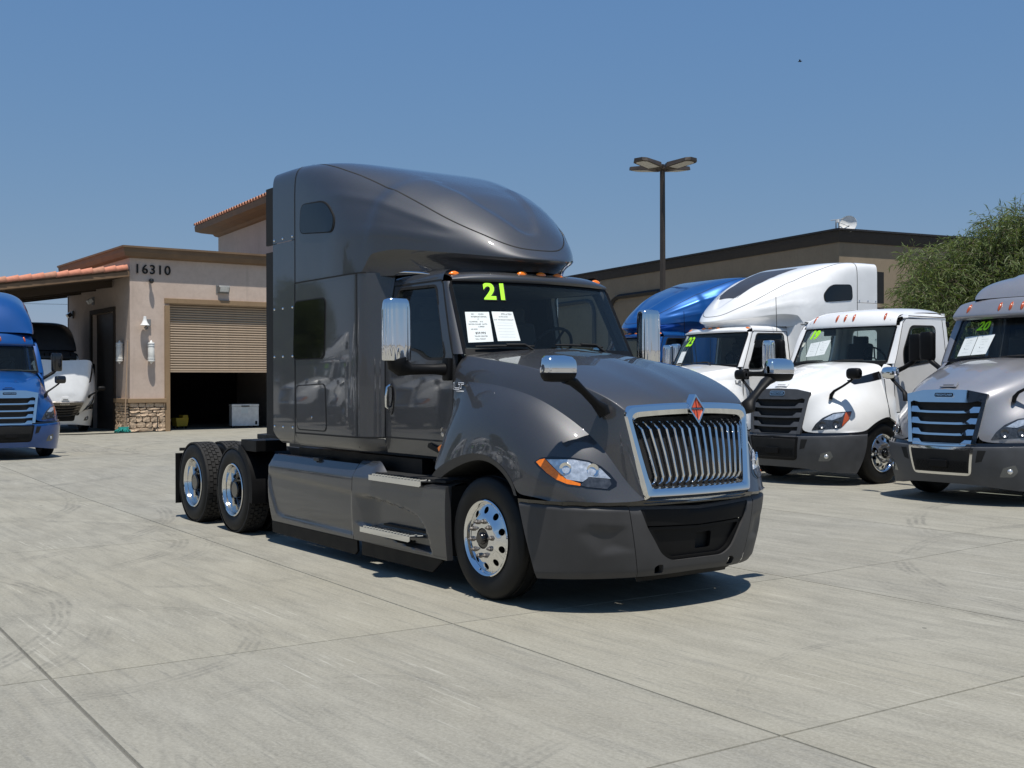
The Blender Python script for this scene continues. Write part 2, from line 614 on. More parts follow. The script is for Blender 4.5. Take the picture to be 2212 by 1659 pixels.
# =================================================================== ground
def concrete(name, tint=(1, 1, 1)):
    m, nt, b = new_mat(name)
    v = coords(nt, None, 'Object')
    g = N(nt, 'ShaderNodeNewGeometry')
    pos = g.outputs['Position']
    def mapped(scale, rot=0.0):
        mp = N(nt, 'ShaderNodeMapping')
        mp.inputs['Scale'].default_value = scale
        mp.inputs['Rotation'].default_value = (0, 0, rot)
        nt.links.new(pos, mp.inputs['Vector'])
        return mp.outputs[0]
    big = noise(nt, mapped((.22, .22, .22)), 1.0, 6, .6)
    med = noise(nt, mapped((.6, 1.7, 1), R(-30)), 1.6, 10, .72)
    fine = noise(nt, mapped((1, 1, 1)), 42.0, 4, .8)
    spk = noise(nt, mapped((1, 1, 1)), 16.0, 5, .75)
    streak = noise(nt, mapped((.45, 7.0, 1), R(-38)), 1.5, 9, .68)
    streak2 = noise(nt, mapped((.5, 9.0, 1), R(24)), 1.2, 9, .68)
    stk3 = noise(nt, mapped((1.6, 30.0, 1), R(-25)), 1.0, 4, .6)
    stk4 = noise(nt, mapped((1.3, 26.0, 1), R(55)), 1.0, 4, .6)
    patch = noise(nt, mapped((1, 1, 1)), .55, 3)
    c = ramp(nt, med, [(.30, (.160, .155, .140)), (.5, (.245, .238, .216)), (.70, (.318, .309, .282))])
    c = mixc(nt, maprange(nt, big, .38, .62, 0, .55), c, (.275, .258, .215))
    c = mixc(nt, maprange(nt, streak, .48, .70, 0, .55, True), c, (.15, .147, .137))
    c = mixc(nt, maprange(nt, streak2, .50, .72, 0, .50, True), c, (.155, .152, .14))
    c = mixc(nt, math_n(nt, 'MULTIPLY', maprange(nt, stk3, .58, .68, 0, .65, True), maprange(nt, patch, .45, .62, 0, 1, True)), c, (.15, .148, .14))
    c = mixc(nt, math_n(nt, 'MULTIPLY', maprange(nt, stk4, .58, .68, 0, .6, True), maprange(nt, patch, .52, .38, 0, 1, True)), c, (.44, .43, .40))
    c = mixc(nt, maprange(nt, spk, .56, .72, 0, .34, True), c, (.20, .196, .182))
    c = mixc(nt, maprange(nt, fine, .3, .7, -.12, .42), c, (.45, .44, .405))
    # curved scuffs left by turning tyres: pairs of arcs with their own centre, radius and extent
    rr = random.Random(21)
    xyz = N(nt, 'ShaderNodeSeparateXYZ'); nt.links.new(pos, xyz.inputs[0])
    mask = None
    wob = math_n(nt, 'MULTIPLY', math_n(nt, 'SUBTRACT', noise(nt, mapped((1, 1, 1)), .9, 2), .5), .18)
    brk = maprange(nt, noise(nt, mapped((1, 1, 1)), 2.2, 6, .7), .38, .62, 0, 1, True)
    brush = maprange(nt, noise(nt, mapped((1, 1, 1)), 22.0, 3, .7), .35, .6, .25, 1)
    ARC = [(-.4, -4.6, 1.15, .10, .9), (-.4, -4.6, 1.45, .10, .6), (-2.4, -7.6, 3.6, .11, .8), (-2.4, -7.6, 3.95, .11, .6), (2.6, -6.2, 3.1, .10, .6), (-5.8, -4.4, 2.6, .12, .8), (-5.8, -4.4, 2.95, .12, .6),
           (1.4, .2, 5.2, .10, .7), (1.4, .2, 5.55, .10, .5), (5.5, -2.4, 2.3, .09, .5), (3.6, 5.2, 3.4, .12, .8), (3.6, 5.2, 3.8, .12, .6), (-9, -6, 5.0, .14, .8), (-9, -6, 5.5, .14, .6), (-14, 2.5, 5.0, .16, .9), (-14, 2.5, 5.6, .16, .7),
           (-20, 9, 6.5, .2, .9), (-20, 9, 7.2, .2, .7), (-2.0, 4.2, 4.5, .13, .7), (-2, 4.2, 4.9, .13, .5), (-12, -9, 7.5, .15, .7), (6.5, -7.5, 6.0, .1, .55), (6.5, -7.5, 6.35, .1, .4), (-26, 2, 7, .2, .8), (0, -12, 7.8, .12, .5), (.2, -7.2, 3.4, .05, .7), (4.4, -.4, 1.7, .06, .6), (-3.4, -2.2, 1.5, .07, .6), (-1.6, -5.2, 2.5, .05, .7), (5.6, 3.6, 2.0, .12, .9), (6.4, 6.2, 3.2, .14, .9), (2.6, 8.2, 4.2, .16, 1.0), (-16, -2.5, 3.2, .16, 1.0), (-13.5, 5.5, 4.0, .18, 1.0), (-22, 5.2, 3.6, .22, 1.0), (-28, 8.5, 4.5, .24, 1.0), (-10.2, -3.2, 1.9, .12, .9), (-7.2, -6.4, 1.4, .10, .8), (2.2, -3.6, .8, .06, .6), (1.2, -5.6, 4.6, .06, .5)]
    for cx_, cy_, r_, w_, s_ in ARC:
        dx = math_n(nt, 'SUBTRACT', xyz.outputs[0], cx_); dy = math_n(nt, 'SUBTRACT', xyz.outputs[1], cy_)
        d = math_n(nt, 'SQRT', math_n(nt, 'ADD', math_n(nt, 'MULTIPLY', dx, dx), math_n(nt, 'MULTIPLY', dy, dy)))
        d = math_n(nt, 'ABSOLUTE', math_n(nt, 'SUBTRACT', math_n(nt, 'ADD', d, wob), r_))
        k = maprange(nt, d, w_ * .6, w_, s_, 0, True)
        k = math_n(nt, 'MULTIPLY', k, maprange(nt, math_n(nt, 'COSINE', math_n(nt, 'MULTIPLY', d, 2 * math.pi / (w_ * .55))), -.6, .4, .22, 1))
        a = math_n(nt, 'ARCTAN2', dy, dx)
        ph = rr.uniform(-3.1, 3.1)
        k = math_n(nt, 'MULTIPLY', k, maprange(nt, math_n(nt, 'COSINE', math_n(nt, 'SUBTRACT', a, ph)), -.1, .5, 0, 1, True))
        mask = k if mask is None else math_n(nt, 'MAXIMUM', mask, k)
    mask = math_n(nt, 'MULTIPLY', math_n(nt, 'MULTIPLY', mask, brk), brush)
    c = mixc(nt, math_n(nt, 'MULTIPLY', mask, .72), c, (.10, .099, .096))
    # small oil drips
    vo = N(nt, 'ShaderNodeTexVoronoi'); vo.inputs['Scale'].default_value = 1.05
    nt.links.new(pos, vo.inputs['Vector'])
    sc = N(nt, 'ShaderNodeSeparateColor'); nt.links.new(vo.outputs['Color'], sc.inputs[0])
    rad = math_n(nt, 'MULTIPLY', math_n(nt, 'GREATER_THAN', sc.outputs[0], .55), math_n(nt, 'ADD', math_n(nt, 'MULTIPLY', sc.outputs[1], .028), .012))
    dr = math_n(nt, 'LESS_THAN', math_n(nt, 'ADD', vo.outputs['Distance'], math_n(nt, 'MULTIPLY', math_n(nt, 'SUBTRACT', spk, .5), .03)), rad)
    c = mixc(nt, math_n(nt, 'MULTIPLY', dr, .75), c, (.05, .047, .043))
    oi = N(nt, 'ShaderNodeObjectInfo')
    c = mixc(nt, 1.0, c, ramp(nt, oi.outputs['Random'], [(0, (.94, .94, .945)), (1, (1.04, 1.03, 1.0))]), 'MULTIPLY')
    c = mixc(nt, 1.0, c, tint, 'MULTIPLY')
    nt.links.new(c, b.inputs['Base Color'])
    b.inputs['Roughness'].default_value = .86
    b.inputs['Specular IOR Level'].default_value = .3
    h = math_n(nt, 'ADD', math_n(nt, 'MULTIPLY', fine, .5), math_n(nt, 'MULTIPLY', spk, .6))
    bump(nt, b, h, .35, .004)
    return m

M['concrete'] = concrete('yard_concrete', (.975, .965, .905))
M['joint'] = simple('joint_filler', (.15, .145, .13), .95)
M['earth'] = simple('far_ground', (.24, .225, .195), .95, 0, 0, .2, .05)

n_ = 60
gx = np.concatenate([[-900, -300, -120, -60], np.linspace(-50, 14, 33), [25, 60, 150, 500, 900]])
gy = np.concatenate([[-900, -300, -100, -40], np.linspace(-16, 30, 24), [50, 120, 350, 900]])
P_ = [[(x, y, gz(x, y) - .014) for y in gy] for x in gx]
out_, in_ = MB(), MB()
for i in range(len(gx) - 1):
    for j in range(len(gy) - 1):
        c_ = ((gx[i] + gx[i + 1]) / 2, (gy[j] + gy[j + 1]) / 2)
        q = [P_[i][j], P_[i + 1][j], P_[i + 1][j + 1], P_[i][j + 1]]
        (in_ if -44 < c_[0] < 16 and -19 < c_[1] < 27 else out_).add(q, [(0, 1, 2, 3)])
tag(out_.build('ground', M['earth'], None, 180), kind='structure')
tag(in_.build('slab_bed', M['joint'], None, 180), kind='structure')
# concrete slabs with open joints, grid turned a little against the truck
JX = [-38.5, -33.0, -27.5, -21.7, -16.1, -10.5, -4.95, .70, 3.93, 8.6, 14.0]
JY = [-16.5, -12.6, -8.4, -4.665, -1.865, 1.655, 5.2, 9.0, 13.0, 18.0, 24.0]
ca_, sa_ = math.cos(R(-2.2)), math.sin(R(-2.2))
def jp(u, v):
    return (u * ca_ - v * sa_ - .02, u * sa_ + v * ca_)
pave = tag(thing('pavement'), kind='structure')
for i in range(len(JX) - 1):
    for j in range(len(JY) - 1):
        x0, x1, y0, y1 = JX[i], JX[i + 1], JY[j], JY[j + 1]
        if x1 > 8.7 and y0 > 13:
            continue
        e = .003
        ex0 = ey0 = ex1 = ey1 = e
        if abs(y0 + 4.665) < .01: ey0 = .0065
        if abs(y1 + 4.665) < .01: ey1 = .0065
        nx, ny = max(2, int((x1 - x0) / 1.0)), max(2, int((y1 - y0) / 1.0))
        us = np.concatenate([[x0 + ex0, x0 + ex0 + .006], np.linspace(x0 + .3, x1 - .3, nx), [x1 - ex1 - .006, x1 - ex1]])
        vs_ = np.concatenate([[y0 + ey0, y0 + ey0 + .006], np.linspace(y0 + .3, y1 - .3, ny), [y1 - ey1 - .006, y1 - ey1]])
        g = []
        for a, u in enumerate(us):
            row = []
            for b_, v in enumerate(vs_):
                x, y = jp(u, v)
                edge = a in (0, len(us) - 1) or b_ in (0, len(vs_) - 1)
                row.append((x, y, gz(x, y) - (.02 if edge else 0)))
            g.append(row)
        MB().grid(g).build('concrete_slab', M['concrete'], pave, 30)
added_hills = []  # ring of hills added to give reflections a dark horizon band
for k in range(121):
    a = 2 * math.pi * k / 120
    r_ = 620
    h = 22 + 14 * math.sin(a * 3 + 1) + 9 * math.sin(a * 7) + 5 * math.sin(a * 17 + 2)
    added_hills.append([(r_ * math.cos(a), r_ * math.sin(a), -1), ((r_ + 40) * math.cos(a), (r_ + 40) * math.sin(a), h * .45), ((r_ + 130) * math.cos(a), (r_ + 130) * math.sin(a), max(2, h * .62))])
tag(MB().grid(added_hills, flip=True).build('added_hills', simple('added_hill_colour', (.17, .16, .14), .95, 0, 0, .2, .02), None, 180), kind='structure')

# =================================================================== building 16310 on the left
def stucco(name, c, c2, bumpy=.5):
    m, nt, b = new_mat(name)
    v = coords(nt)
    f = noise(nt, v, 1.1, 6, .6)
    f2 = noise(nt, v, 7.0, 5, .65)
    cc = ramp(nt, f, [(.3, c), (.7, c2)])
    cc = mixc(nt, maprange(nt, f2, .45, .7, 0, .35), cc, tuple(x * .82 for x in c))
    mp = coords(nt, (2.5, 2.5, .18))
    cc = mixc(nt, maprange(nt, noise(nt, mp, 1.6, 4), .58, .78, 0, .35, True), cc, tuple(x * .68 for x in c))
    nt.links.new(cc, b.inputs['Base Color'])
    b.inputs['Roughness'].default_value = .92
    bump(nt, b, noise(nt, v, 35.0, 5, .7), bumpy, .012)
    return m
M['stucco'] = stucco('pink_beige_stucco', (.52, .41, .335), (.60, .485, .405))
M['stucco_tower'] = stucco('pale_stucco', (.44, .375, .33), (.50, .43, .385))
M['trim'] = stucco('tan_trim_stucco', (.265, .175, .098), (.31, .21, .12), .2)
M['cornice'] = simple('brown_cornice', (.175, .112, .065), .8, 0, 0, .15, 2)
M['stone'] = simple('ledge_stone', (.55, .41, .285), .95, 0, 0, .40, 5.0, .3, .9, 30.0)
M['mortar'] = simple('stone_mortar', (.05, .04, .032), .95)
M['slat'] = simple('tan_roller_slat', (.40, .305, .215), .5, 0, 0, .06, 3)
M['clay'] = simple('clay_roof_tile', (.50, .20, .125), .85, 0, 0, .3, 4.0)
M['clay2'] = simple('weathered_clay_tile', (.40, .19, .12), .85, 0, 0, .35, 4.0)
M['timber'] = simple('brown_fascia_board', (.20, .125, .07), .8, 0, 0, .15, 3)
M['dark_timber'] = simple('dark_brown_soffit', (.05, .034, .022), .85)
M['door_brown'] = simple('dark_brown_door', (.075, .058, .048), .6)
M['garage_shade'] = simple('painted_garage_shade', (.012, .012, .012), .9)  # near-black colour paints the garage's shade onto its walls and ceiling
BX, BY = -32.62, 6.10
Z0 = .06
b1 = thing('service_building', (0, 0, 0), 0, 'beige stucco service building numbered 16310 with half open tan roller door', 'building')
def fwall(u, v): return (BX, u, v)
def wall_rects(rects, f, depth):
    m = MB()
    for u0, u1, v0, v1 in rects:
        m.prism([(u0, v0), (u1, v0), (u1, v1), (u0, v1)], 0, depth, f)
    return m
wall_rects([(BY, 7.5, Z0, 6.2), (7.501, 11.999, 4.64, 6.2), (12.0, 20, Z0, 6.2)], lambda u, v, w: (BX - w, u, v), .3).build('wall', M['stucco'], b1)
wall_rects([(-40.6, -37.2, Z0, 6.2), (-37.199, -34.401, 4.40, 6.2), (-34.4, BX - .301, Z0, 6.2)], lambda u, v, w: (u, BY + w, v), .25).build('wall', M['stucco'], b1)
MB().box((-40.6, 13.0, 3.1), (.2, 13.8, 6.2)).build('wall', M['stucco'], b1)
MB().box((-36.7, 13.0, 6.3), (8.2, 14.0, .1)).build('flat_roof', M['timber'], b1)
MB().box((-40.3, 13, 3.1), (.1, 13.5, 6.2)).box((-36.5, 19.9, 3.1), (8, .1, 6.2)).box((-36.9, 6.55, 3.1), (7.2, .1, 6.1)).build('inner_wall', M['garage_shade'], b1)
MB().box((-36.7, 13.0, 6.15), (7.8, 13.6, .08)).build('inner_ceiling', M['garage_shade'], b1)
# cornice with a small step at the top
prof = [(.02, 6.17), (.20, 6.22), (.27, 6.36), (.29, 6.50), (.335, 6.505), (.335, 6.57), (-.25, 6.57)]
g = []
for o, z in prof:
    g.append([(-41.0, BY - o, z), (BX + o, BY - o, z), (BX + o, 20.2, z)])
MB().grid(g, flip=True).build('cornice', M['cornice'], b1)
# roller door frame and slats
MB().box((BX + .03, 7.41, 2.30), (.10, .18, 4.50)).build('door_trim', M['trim'], b1, None, .01)
MB().box((BX + .03, 12.09, 2.30), (.10, .18, 4.50)).build('door_trim', M['trim'], b1, None, .01)
MB().box((BX + .032, 9.75, 4.72), (.11, 4.86, .18)).build('door_trim', M['trim'], b1, None, .01)
sl = thing('roller_door', (0, 0, 0)); sl.parent = b1
sm = None
zs = np.arange(2.27, 4.70, .088)
for z in zs:
    if sm is None:
        g = [[(dx, y, dz) for y in (-2.25, 2.25)] for dx, dz in ((-.04, -.040), (.000, -.043), (.022, -.030), (.030, -.005), (.022, .018), (-.010, .034), (-.04, .040))]
        sm = MB().grid(g).build('slat', M['slat'], sl, 60)
        sm.location = (BX - .14, 9.75, z)
    else:
        o = sm.copy(); col.objects.link(o); o.parent = sl; o.location = (BX - .14, 9.75, z)
MB().box((BX - .13, 9.75, 2.205), (.05, 4.5, .06)).build('bottom_rail', M['slat'], sl)
# side door in the drive-through wall
MB().box((-35.8, BY + .2, 2.2), (2.8, .06, 4.4)).build('side_door', M['door_brown'], b1)
for x in (-37.28, -34.32):
    MB().box((x, BY - .02, 2.3), (.16, .08, 4.4)).build('side_door_trim', M['dark_timber'], b1)
MB().box((-35.8, BY - .021, 4.48), (3.1, .085, .16)).build('side_door_trim', M['dark_timber'], b1)
# stone base: every stone its own piece
base = thing('stone_base', (0, 0, 0)); base.parent = b1
MB().box((BX + .02, 6.70, .62), (.05, 1.22, 1.12)).box((-33.3, BY - .02, .62), (1.40, .05, 1.12)).build('mortar_bed', M['mortar'], base)
MB().box((BX + .06, 6.66, 1.17), (.20, 1.36, .15)).box((-33.33, BY - .06, 1.17), (1.42, .19, .148)).build('stone_cap', M['trim'], base, None, .008)
rs = random.Random(5)
stone_meshes = []
for k in range(9):
    m = MB().box((0, 0, 0), (1, 1, 1))
    bm = bmesh.new()
    me = bpy.data.meshes.new('stone')
    me.from_pydata(m.v, [], m.f)
    bm.from_mesh(me)
    bmesh.ops.subdivide_edges(bm, edges=bm.edges, cuts=1, use_grid_fill=True)
    for v in bm.verts:
        q = v.co.copy()
        v.co.y *= 1 - .22 * (abs(q.x) > .4) * (abs(q.z) > .4) * rs.uniform(.3, 1.2)
        v.co.z *= 1 - .28 * (abs(q.y) > .4) * rs.uniform(.0, 1.0)
        v.co += Vector((rs.uniform(-.12, .16) * (q.x > 0), rs.uniform(-.05, .05), rs.uniform(-.08, .08)))
    bm.to_mesh(me); bm.free()
    me.materials.append(M['stone'])
    stone_meshes.append(me)
def stones(span, fn, rz):
    z = .09
    while z < 1.07:
        h = rs.choice((.08, .10, .13, .16, .20))
        h = min(h, 1.09 - z)
        u = span[0] - rs.uniform(0, .15)
        while u < span[1] - .02:
            w = rs.uniform(.22, .55) if h < .14 else rs.uniform(.20, .36)
            a, b_ = max(u, span[0]), min(u + w, span[1])
            if b_ - a > .05:
                o = bpy.data.objects.new('stone', rs.choice(stone_meshes))
                col.objects.link(o); o.parent = base
                o.location = fn((a + b_) / 2, z + h / 2)
                o.scale = (rs.uniform(.08, .13), b_ - a - .018, h - .016)
                o.rotation_euler = (rs.uniform(-.05, .05), rs.uniform(-.06, .06), rz + rs.uniform(-.05, .05))
            u += w
        z += h
stones((6.06, 7.31), lambda u, z: (BX + .05, u, z), 0)
stones((-33.98, -32.60), lambda u, z: (u, BY - .05, z), -math.pi / 2)
for i, ch in enumerate('16310'):
    text('house_digit', ch, .46, M['matte_black'], b1, ((BX + .03, 6.36 + i * .268, 5.785 - i * .002), (0, 1, 0), (0, 0, 1)), .02, .004)
# tower with a tiled roof behind
tw = thing('stucco_tower', (0, 0, 0), 0, 'pale stucco tower with overhanging clay tile roof behind the service building', 'building')
tw.location = (-34.26, 11.8, 0); tw.rotation_euler = (0, 0, R(-4.74))
MB().box((-4.0, 4.85, 4.3), (9.6, 8.0, 8.4)).build('wall', M['stucco_tower'], tw)
g = []
for o, z in ((.0, 8.48), (.12, 8.52), (.20, 8.62), (.62, 8.70), (.84, 8.78), (.86, 9.02), (.80, 9.06)):
    g.append([(1.6 + o * .2, .85 - o, z), (-8.80 - o, .85 - o, z), (-8.80 - o, 9.2, z)])
MB().grid(g).build('eave', M['cornice'], tw)
g = [[(-9.66, 0, 9.05), (1.8, 0, 9.05)], [(-6.2, 4.4, 10.2), (-1.2, 4.4, 10.2)]]
MB().grid(g).add([(-9.66, 0, 9.05), (-6.2, 4.4, 10.2), (-9.66, 9.2, 9.05)], [(0, 1, 2)]).build('roof_deck', M['clay2'], tw)
tm = None
for k in range(32):
    x = -9.55 + k * .352
    if tm is None:
        g = []
        for y, zz in ((-.05, 0), (2.2, .575)):
            g.append([(.105 * math.cos(a), y, .105 * math.sin(a) + zz) for a in np.linspace(0, math.pi, 9)])
        m = MB().grid(g)
        m.add([(.09 * math.cos(a), .01, .09 * math.sin(a)) for a in np.linspace(0, math.pi, 9)], [tuple(range(9))])
        tm = m.build('roof_tile', M['clay2'], tw, 50)
        o = tm
    else:
        o = tm.copy(); col.objects.link(o); o.parent = tw
    o.location = (x, 0, 9.06)
# =================================================================== tiled canopy over the drive-through
cn = thing('tiled_canopy', (0, 0, 0), 0, 'sloping canopy with terracotta rake tiles and timber fascia on the left of the service building', 'canopy')
def cz(y): return 5.92 - .158 * (6.06 - y)
ys = np.linspace(6.03, -6.0, 13)
MB().grid([[(BX + .10, y, cz(y) - .13), (-40.9, y, cz(y) - .13)] for y in ys]).build('roof_deck', M['clay2'], cn)
MB().grid([[(BX + .08, y, cz(y) - .40), (-40.9, y, cz(y) - .40)] for y in ys], flip=True).build('soffit', M['dark_timber'], cn)
g = [[(BX + .10, 6.04, cz(6.04) - .42), (BX + .10, 6.04, cz(6.04) - .14)], [(BX + .10, -6, cz(-6) - .42), (BX + .10, -6, cz(-6) - .14)]]
MB().grid(g).build('fascia', M['timber'], cn)
MB().prism([(6.04, cz(6.04) - .40), (6.04, cz(6.04) - .24), (-6, cz(-6) - .24), (-6, cz(-6) - .40)], BX + .09, BX + .16, lambda u, v, w: (w, u, v)).build('fascia_board', M['timber'], cn)
for x in (-34.4, -36.4, -38.4, -40.4):
    MB().prism([(6.0, cz(6.0) - .66), (6.0, cz(6.0) - .40), (-6, cz(-6) - .40), (-6, cz(-6) - .66)], x - .08, x + .08, lambda u, v, w: (w, u, v)).build('beam', M['dark_timber'], cn)
for x in (-33.2, -40.2):
    MB().box((x, -5.6, 1.8), (.4, .4, 3.7)).build('post', M['stucco'], cn)
MB().box((-36.7, -5.75, 1.9), (8.0, .2, 3.7)).build('added_shade_wall', M['stucco'], cn)  # unseen wall added to keep light off the drive-through side wall
tm = None
L_ = .435
for k in range(27):
    y = 5.98 - .395 * k
    if tm is None:
        g = []
        for t, r_ in ((0, .135), (1, .115)):
            g.append([(.02 + r_ * 1.05 * math.cos(a), -L_ * t, r_ * math.sin(a) + .03 * (1 - t)) for a in np.linspace(-.5, math.pi, 11)])
        m = MB().grid(g)
        m.add([(.02 + .135 * 1.05 * math.cos(a), -.0, .135 * math.sin(a) + .03) for a in np.linspace(-.5, math.pi, 11)], [tuple(range(11))])
        m.add([(.02 + .115 * 1.05 * math.cos(a), -L_, .115 * math.sin(a)) for a in np.linspace(-.5, math.pi, 11)], [tuple(range(10, -1, -1))])
        tm = m.build('rake_tile', M['clay'], cn, 60)
        o = tm
    else:
        o = tm.copy(); col.objects.link(o); o.parent = cn
        if k % 4 == 2:
            o.material_slots[0].link = 'OBJECT'; o.material_slots[0].material = M['clay2']
    o.location = (BX + .07, y, cz(y) - .13); o.rotation_euler = (math.atan(.158) + rs.uniform(-.02, .02), 0, rs.uniform(-.02, .02))
# =================================================================== things fixed to or standing by the service building
M['lamp_white'] = simple('opal_lamp_glass', (.78, .77, .72), .35)
M['grey_metal'] = simple('grey_painted_metal', (.22, .22, .215), .5, .3)
def sconce(loc, rz, label):
    s_ = thing('wall_sconce', loc, rz, label, 'wall lamp', 'white cylinder wall lamps')
    MB().lathe([(0, -.34), (.10, -.34), (.115, -.31), (.115, .31), (.10, .34), (0, .34)], (.13, 0, 0), 'z', 24).build('lamp_tube', M['lamp_white'], s_, 40)
    b = MB()
    for z in (-.30, -.22, .22, .30):
        b.lathe([(.112, -.016), (.126, -.012), (.126, .012), (.112, .016)], (.13, 0, z), 'z', 24)
    b.lathe([(0, -.42), (.02, -.41), (.05, -.35), (.05, -.33)], (.13, 0, 0), 'z', 12).lathe([(.05, .33), (.05, .35), (.02, .41), (0, .42)], (.13, 0, 0), 'z', 12)
    b.build('lamp_bands', M['white_plastic'], s_, 40)
    MB().box((.01, 0, 0), (.03, .12, .5)).build('back_plate', M['grey_metal'], s_)
sconce((BX + .01, 6.80, 2.88), 0, 'white cylinder wall lamp beside the roller door below the bell')
sconce((-33.36, BY - .01, 2.89), -math.pi / 2, 'white cylinder wall lamp on shaded side wall behind the broom handle')
fl = thing('flood_light', (BX, 9.48, 5.22), 0, 'grey box flood light above the roller door', 'flood light')
MB().prism([(0, -.11), (.16, -.13), (.24, .06), (.20, .13), (0, .13)], -.2, .2, lambda u, v, w: (u, w, v)).build('lamp_body', M['grey_metal'], fl, None, .01)
MB().grid([[(.170 + (.085 * t), y, -.105 + .17 * t) for t in (0, 1)] for y in (-.17, .17)]).build('lens', M['lamp_white'], fl)
MB().box((.0, 0, 0), (.04, .5, .3)).build('back_plate', M['grey_metal'], fl)
ca = thing('security_camera', (BX, 6.80, 5.40), 0, 'small dark dome camera under the number 16310', 'security camera')
MB().tube([(0, 0, .02), (.16, 0, .02)], .045, 10).build('bracket', M['grey_metal'], ca, 60)
MB().lathe([(0, -.13), (.06, -.11), (.085, -.06), (.09, 0), (.06, .04), (0, .05)], (.19, 0, .02), 'z', 18).build('dome', M['gloss_black'], ca, 60)
be = thing('alarm_bell_horn', (BX, 6.56, 3.92), 0, 'white horn speaker on grey junction box beside the corner', 'horn speaker')
MB().box((.05, .16, 0), (.10, .18, .24)).build('junction_box', M['grey_metal'], be, None, .008)
MB().tube([(.06, .16, -.10), (.08, .13, -.20), (.14, .05, -.24), (.18, 0, -.16)], .03, 8).build('bracket', M['grey_metal'], be, 60)
MB().lathe([(.0, .22), (.05, .21), (.06, .12), (.07, .06), (.10, -.02), (.16, -.10), (.155, -.11), (.05, 0.0)], (.20, 0, 0), 'z', 24).build('horn', M['white_plastic'], be, 50)
for nm, loc, lb in (('wall_flood_light', (-36.97, BY, 4.92), 'white tipped flood light above the shaded side door'), ('side_wall_camera', (-39.86, BY, 4.54), 'small dark camera near the far end of the shaded side wall')):
    w_ = thing(nm, loc, -math.pi / 2, lb, 'flood light' if 'flood' in nm else 'security camera')
    MB().box((.03, 0, 0), (.06, .2, .3)).build('back_plate', M['grey_metal'], w_)
    MB().box((.16, 0, -.02), (.18, .26, .16), Matrix.Rotation(R(35), 3, 'Y')).build('lamp_head' if 'flood' in nm else 'camera_head', M['white_plastic' if 'flood' in nm else 'gloss_black'], w_, None, .02)
# long handled brush with a teal head
br = thing('floor_brush', (0, 0, 0), 0, 'long wooden handled brush with teal head leaning on the stone corner', 'brush')
MB().tube([(-32.20, 5.78, .18), (-32.47, 5.98, 3.28)], .018, 8).build('handle', simple('worn_wood', (.36, .25, .16), .7), br, 60)
tb = MB(); 
for k in range(120):
    a = rs.uniform(0, 2 * math.pi); r_ = rs.uniform(.0, .30)
    x_, y_ = -32.15 + r_ * .6 * math.cos(a), 5.70 + r_ * math.sin(a)
    tb.tube([(-32.18 + (x_ + 32.18) * .4, 5.74 + (y_ - 5.74) * .4, .24), (x_, y_, .15), (x_ + rs.uniform(-.04, .04), y_ + rs.uniform(-.05, .05), .075)], [.014, .017, .012], 5)
tag(tb.build('mop_strands', simple('teal_fibres', (.015, .22, .19), .9), br), kind='stuff')
MB().box((-32.18, 5.74, .25), (.10, .34, .06)).build('brush_head', simple('teal_plastic', (.02, .26, .23), .5), br, None, .01)
hz_ = [(-32.42, 7.0, .60), (-32.40, 7.0, .25), (-32.36, 6.92, .12), (-32.1, 6.5, .09), (-31.95, 5.6, .09), (-31.6, 4.6, .09), (-31.7, 3.2, .09), (-32.4, 1.9, .09)]
tag(MB().tube(bsp(np.array(hz_), 6), .018, 6).build('garden_hose', M['matte_black'], None, 60), 'black hose running along the foot of the stone base', 'hose')
fz = thing('chest_freezer', (-34.2, 10.95, Z0 + .01), R(-12), 'white chest freezer with paper notice just inside the roller door', 'freezer')
MB().box((0, 0, .44), (.62, 1.02, .74)).build('cabinet', M['white_plastic'], fz, None, .02)
MB().box((0, 0, .86), (.64, 1.04, .09)).build('lid', M['white_plastic'], fz, None, .02)
MB().box((.33, 0, .83), (.03, .3, .03)).build('lid_handle', M['black'], fz)
panel(MB(), [(-.15, .55), (.10, .55), (.10, .78), (-.15, .78)], [], lambda u, v: (.3155, u, v), .3).build('notice', M['paper'], fz)
MB().box((.315, .41, .19), (.01, .07, .13)).build('vent', M['black'], fz)
for sx in (-.25, .25):
    for sy in (-.42, .42):
        MB().cyl((sx, sy, .0), (sx, sy, .08), .03, None, 8).build('foot', M['black'], fz)
yb = thing('mop_bucket', (-35.0, 8.72, Z0 + .01), R(10), 'yellow mop wringer bucket just inside the roller door', 'bucket')
MB().prism([(-.22, .08), (.22, .08), (.27, .40), (-.27, .40)], -.18, .18, lambda u, v, w: (w, u, v)).build('tub', simple('yellow_plastic', (.62, .40, .02), .5), yb, None, .015)
MB().box((0, .15, .44), (.30, .22, .12)).build('wringer', simple('yellow_plastic', (.56, .36, .02), .5), yb, None, .01)
MB().tube([(.0, .22, .45), (.0, .33, .62)], .02, 6).build('lever', M['black'], yb)
for sx in (-.14, .14):
    for sy in (-.18, .18):
        MB().cyl((sx, sy - .015, .04), (sx, sy + .015, .04), .04, None, 10).build('caster', M['black'], yb)
pb = thing('paint_pail', (-33.6, 7.72, Z0 + .01), 0, 'pale grey pail between door frame and yellow bucket', 'pail')
MB().lathe([(0, 0), (.12, 0), (.145, .36), (.155, .36), (.155, .39), (0, .39)], (0, 0, 0), 'z', 20).build('pail_body', simple('pale_grey_plastic', (.42, .45, .47), .5), pb, 40)
MB().tube([(0, .155 * math.cos(a), .36 + .1 * math.sin(a)) for a in np.linspace(0, math.pi, 9)], .004, 5).build('pail_handle', M['grey_metal'], pb)
ch = thing('folding_chair', (-36.2, 12.1, Z0), R(15), 'dim metal chair in the dark behind the freezer', 'chair')
m = MB()
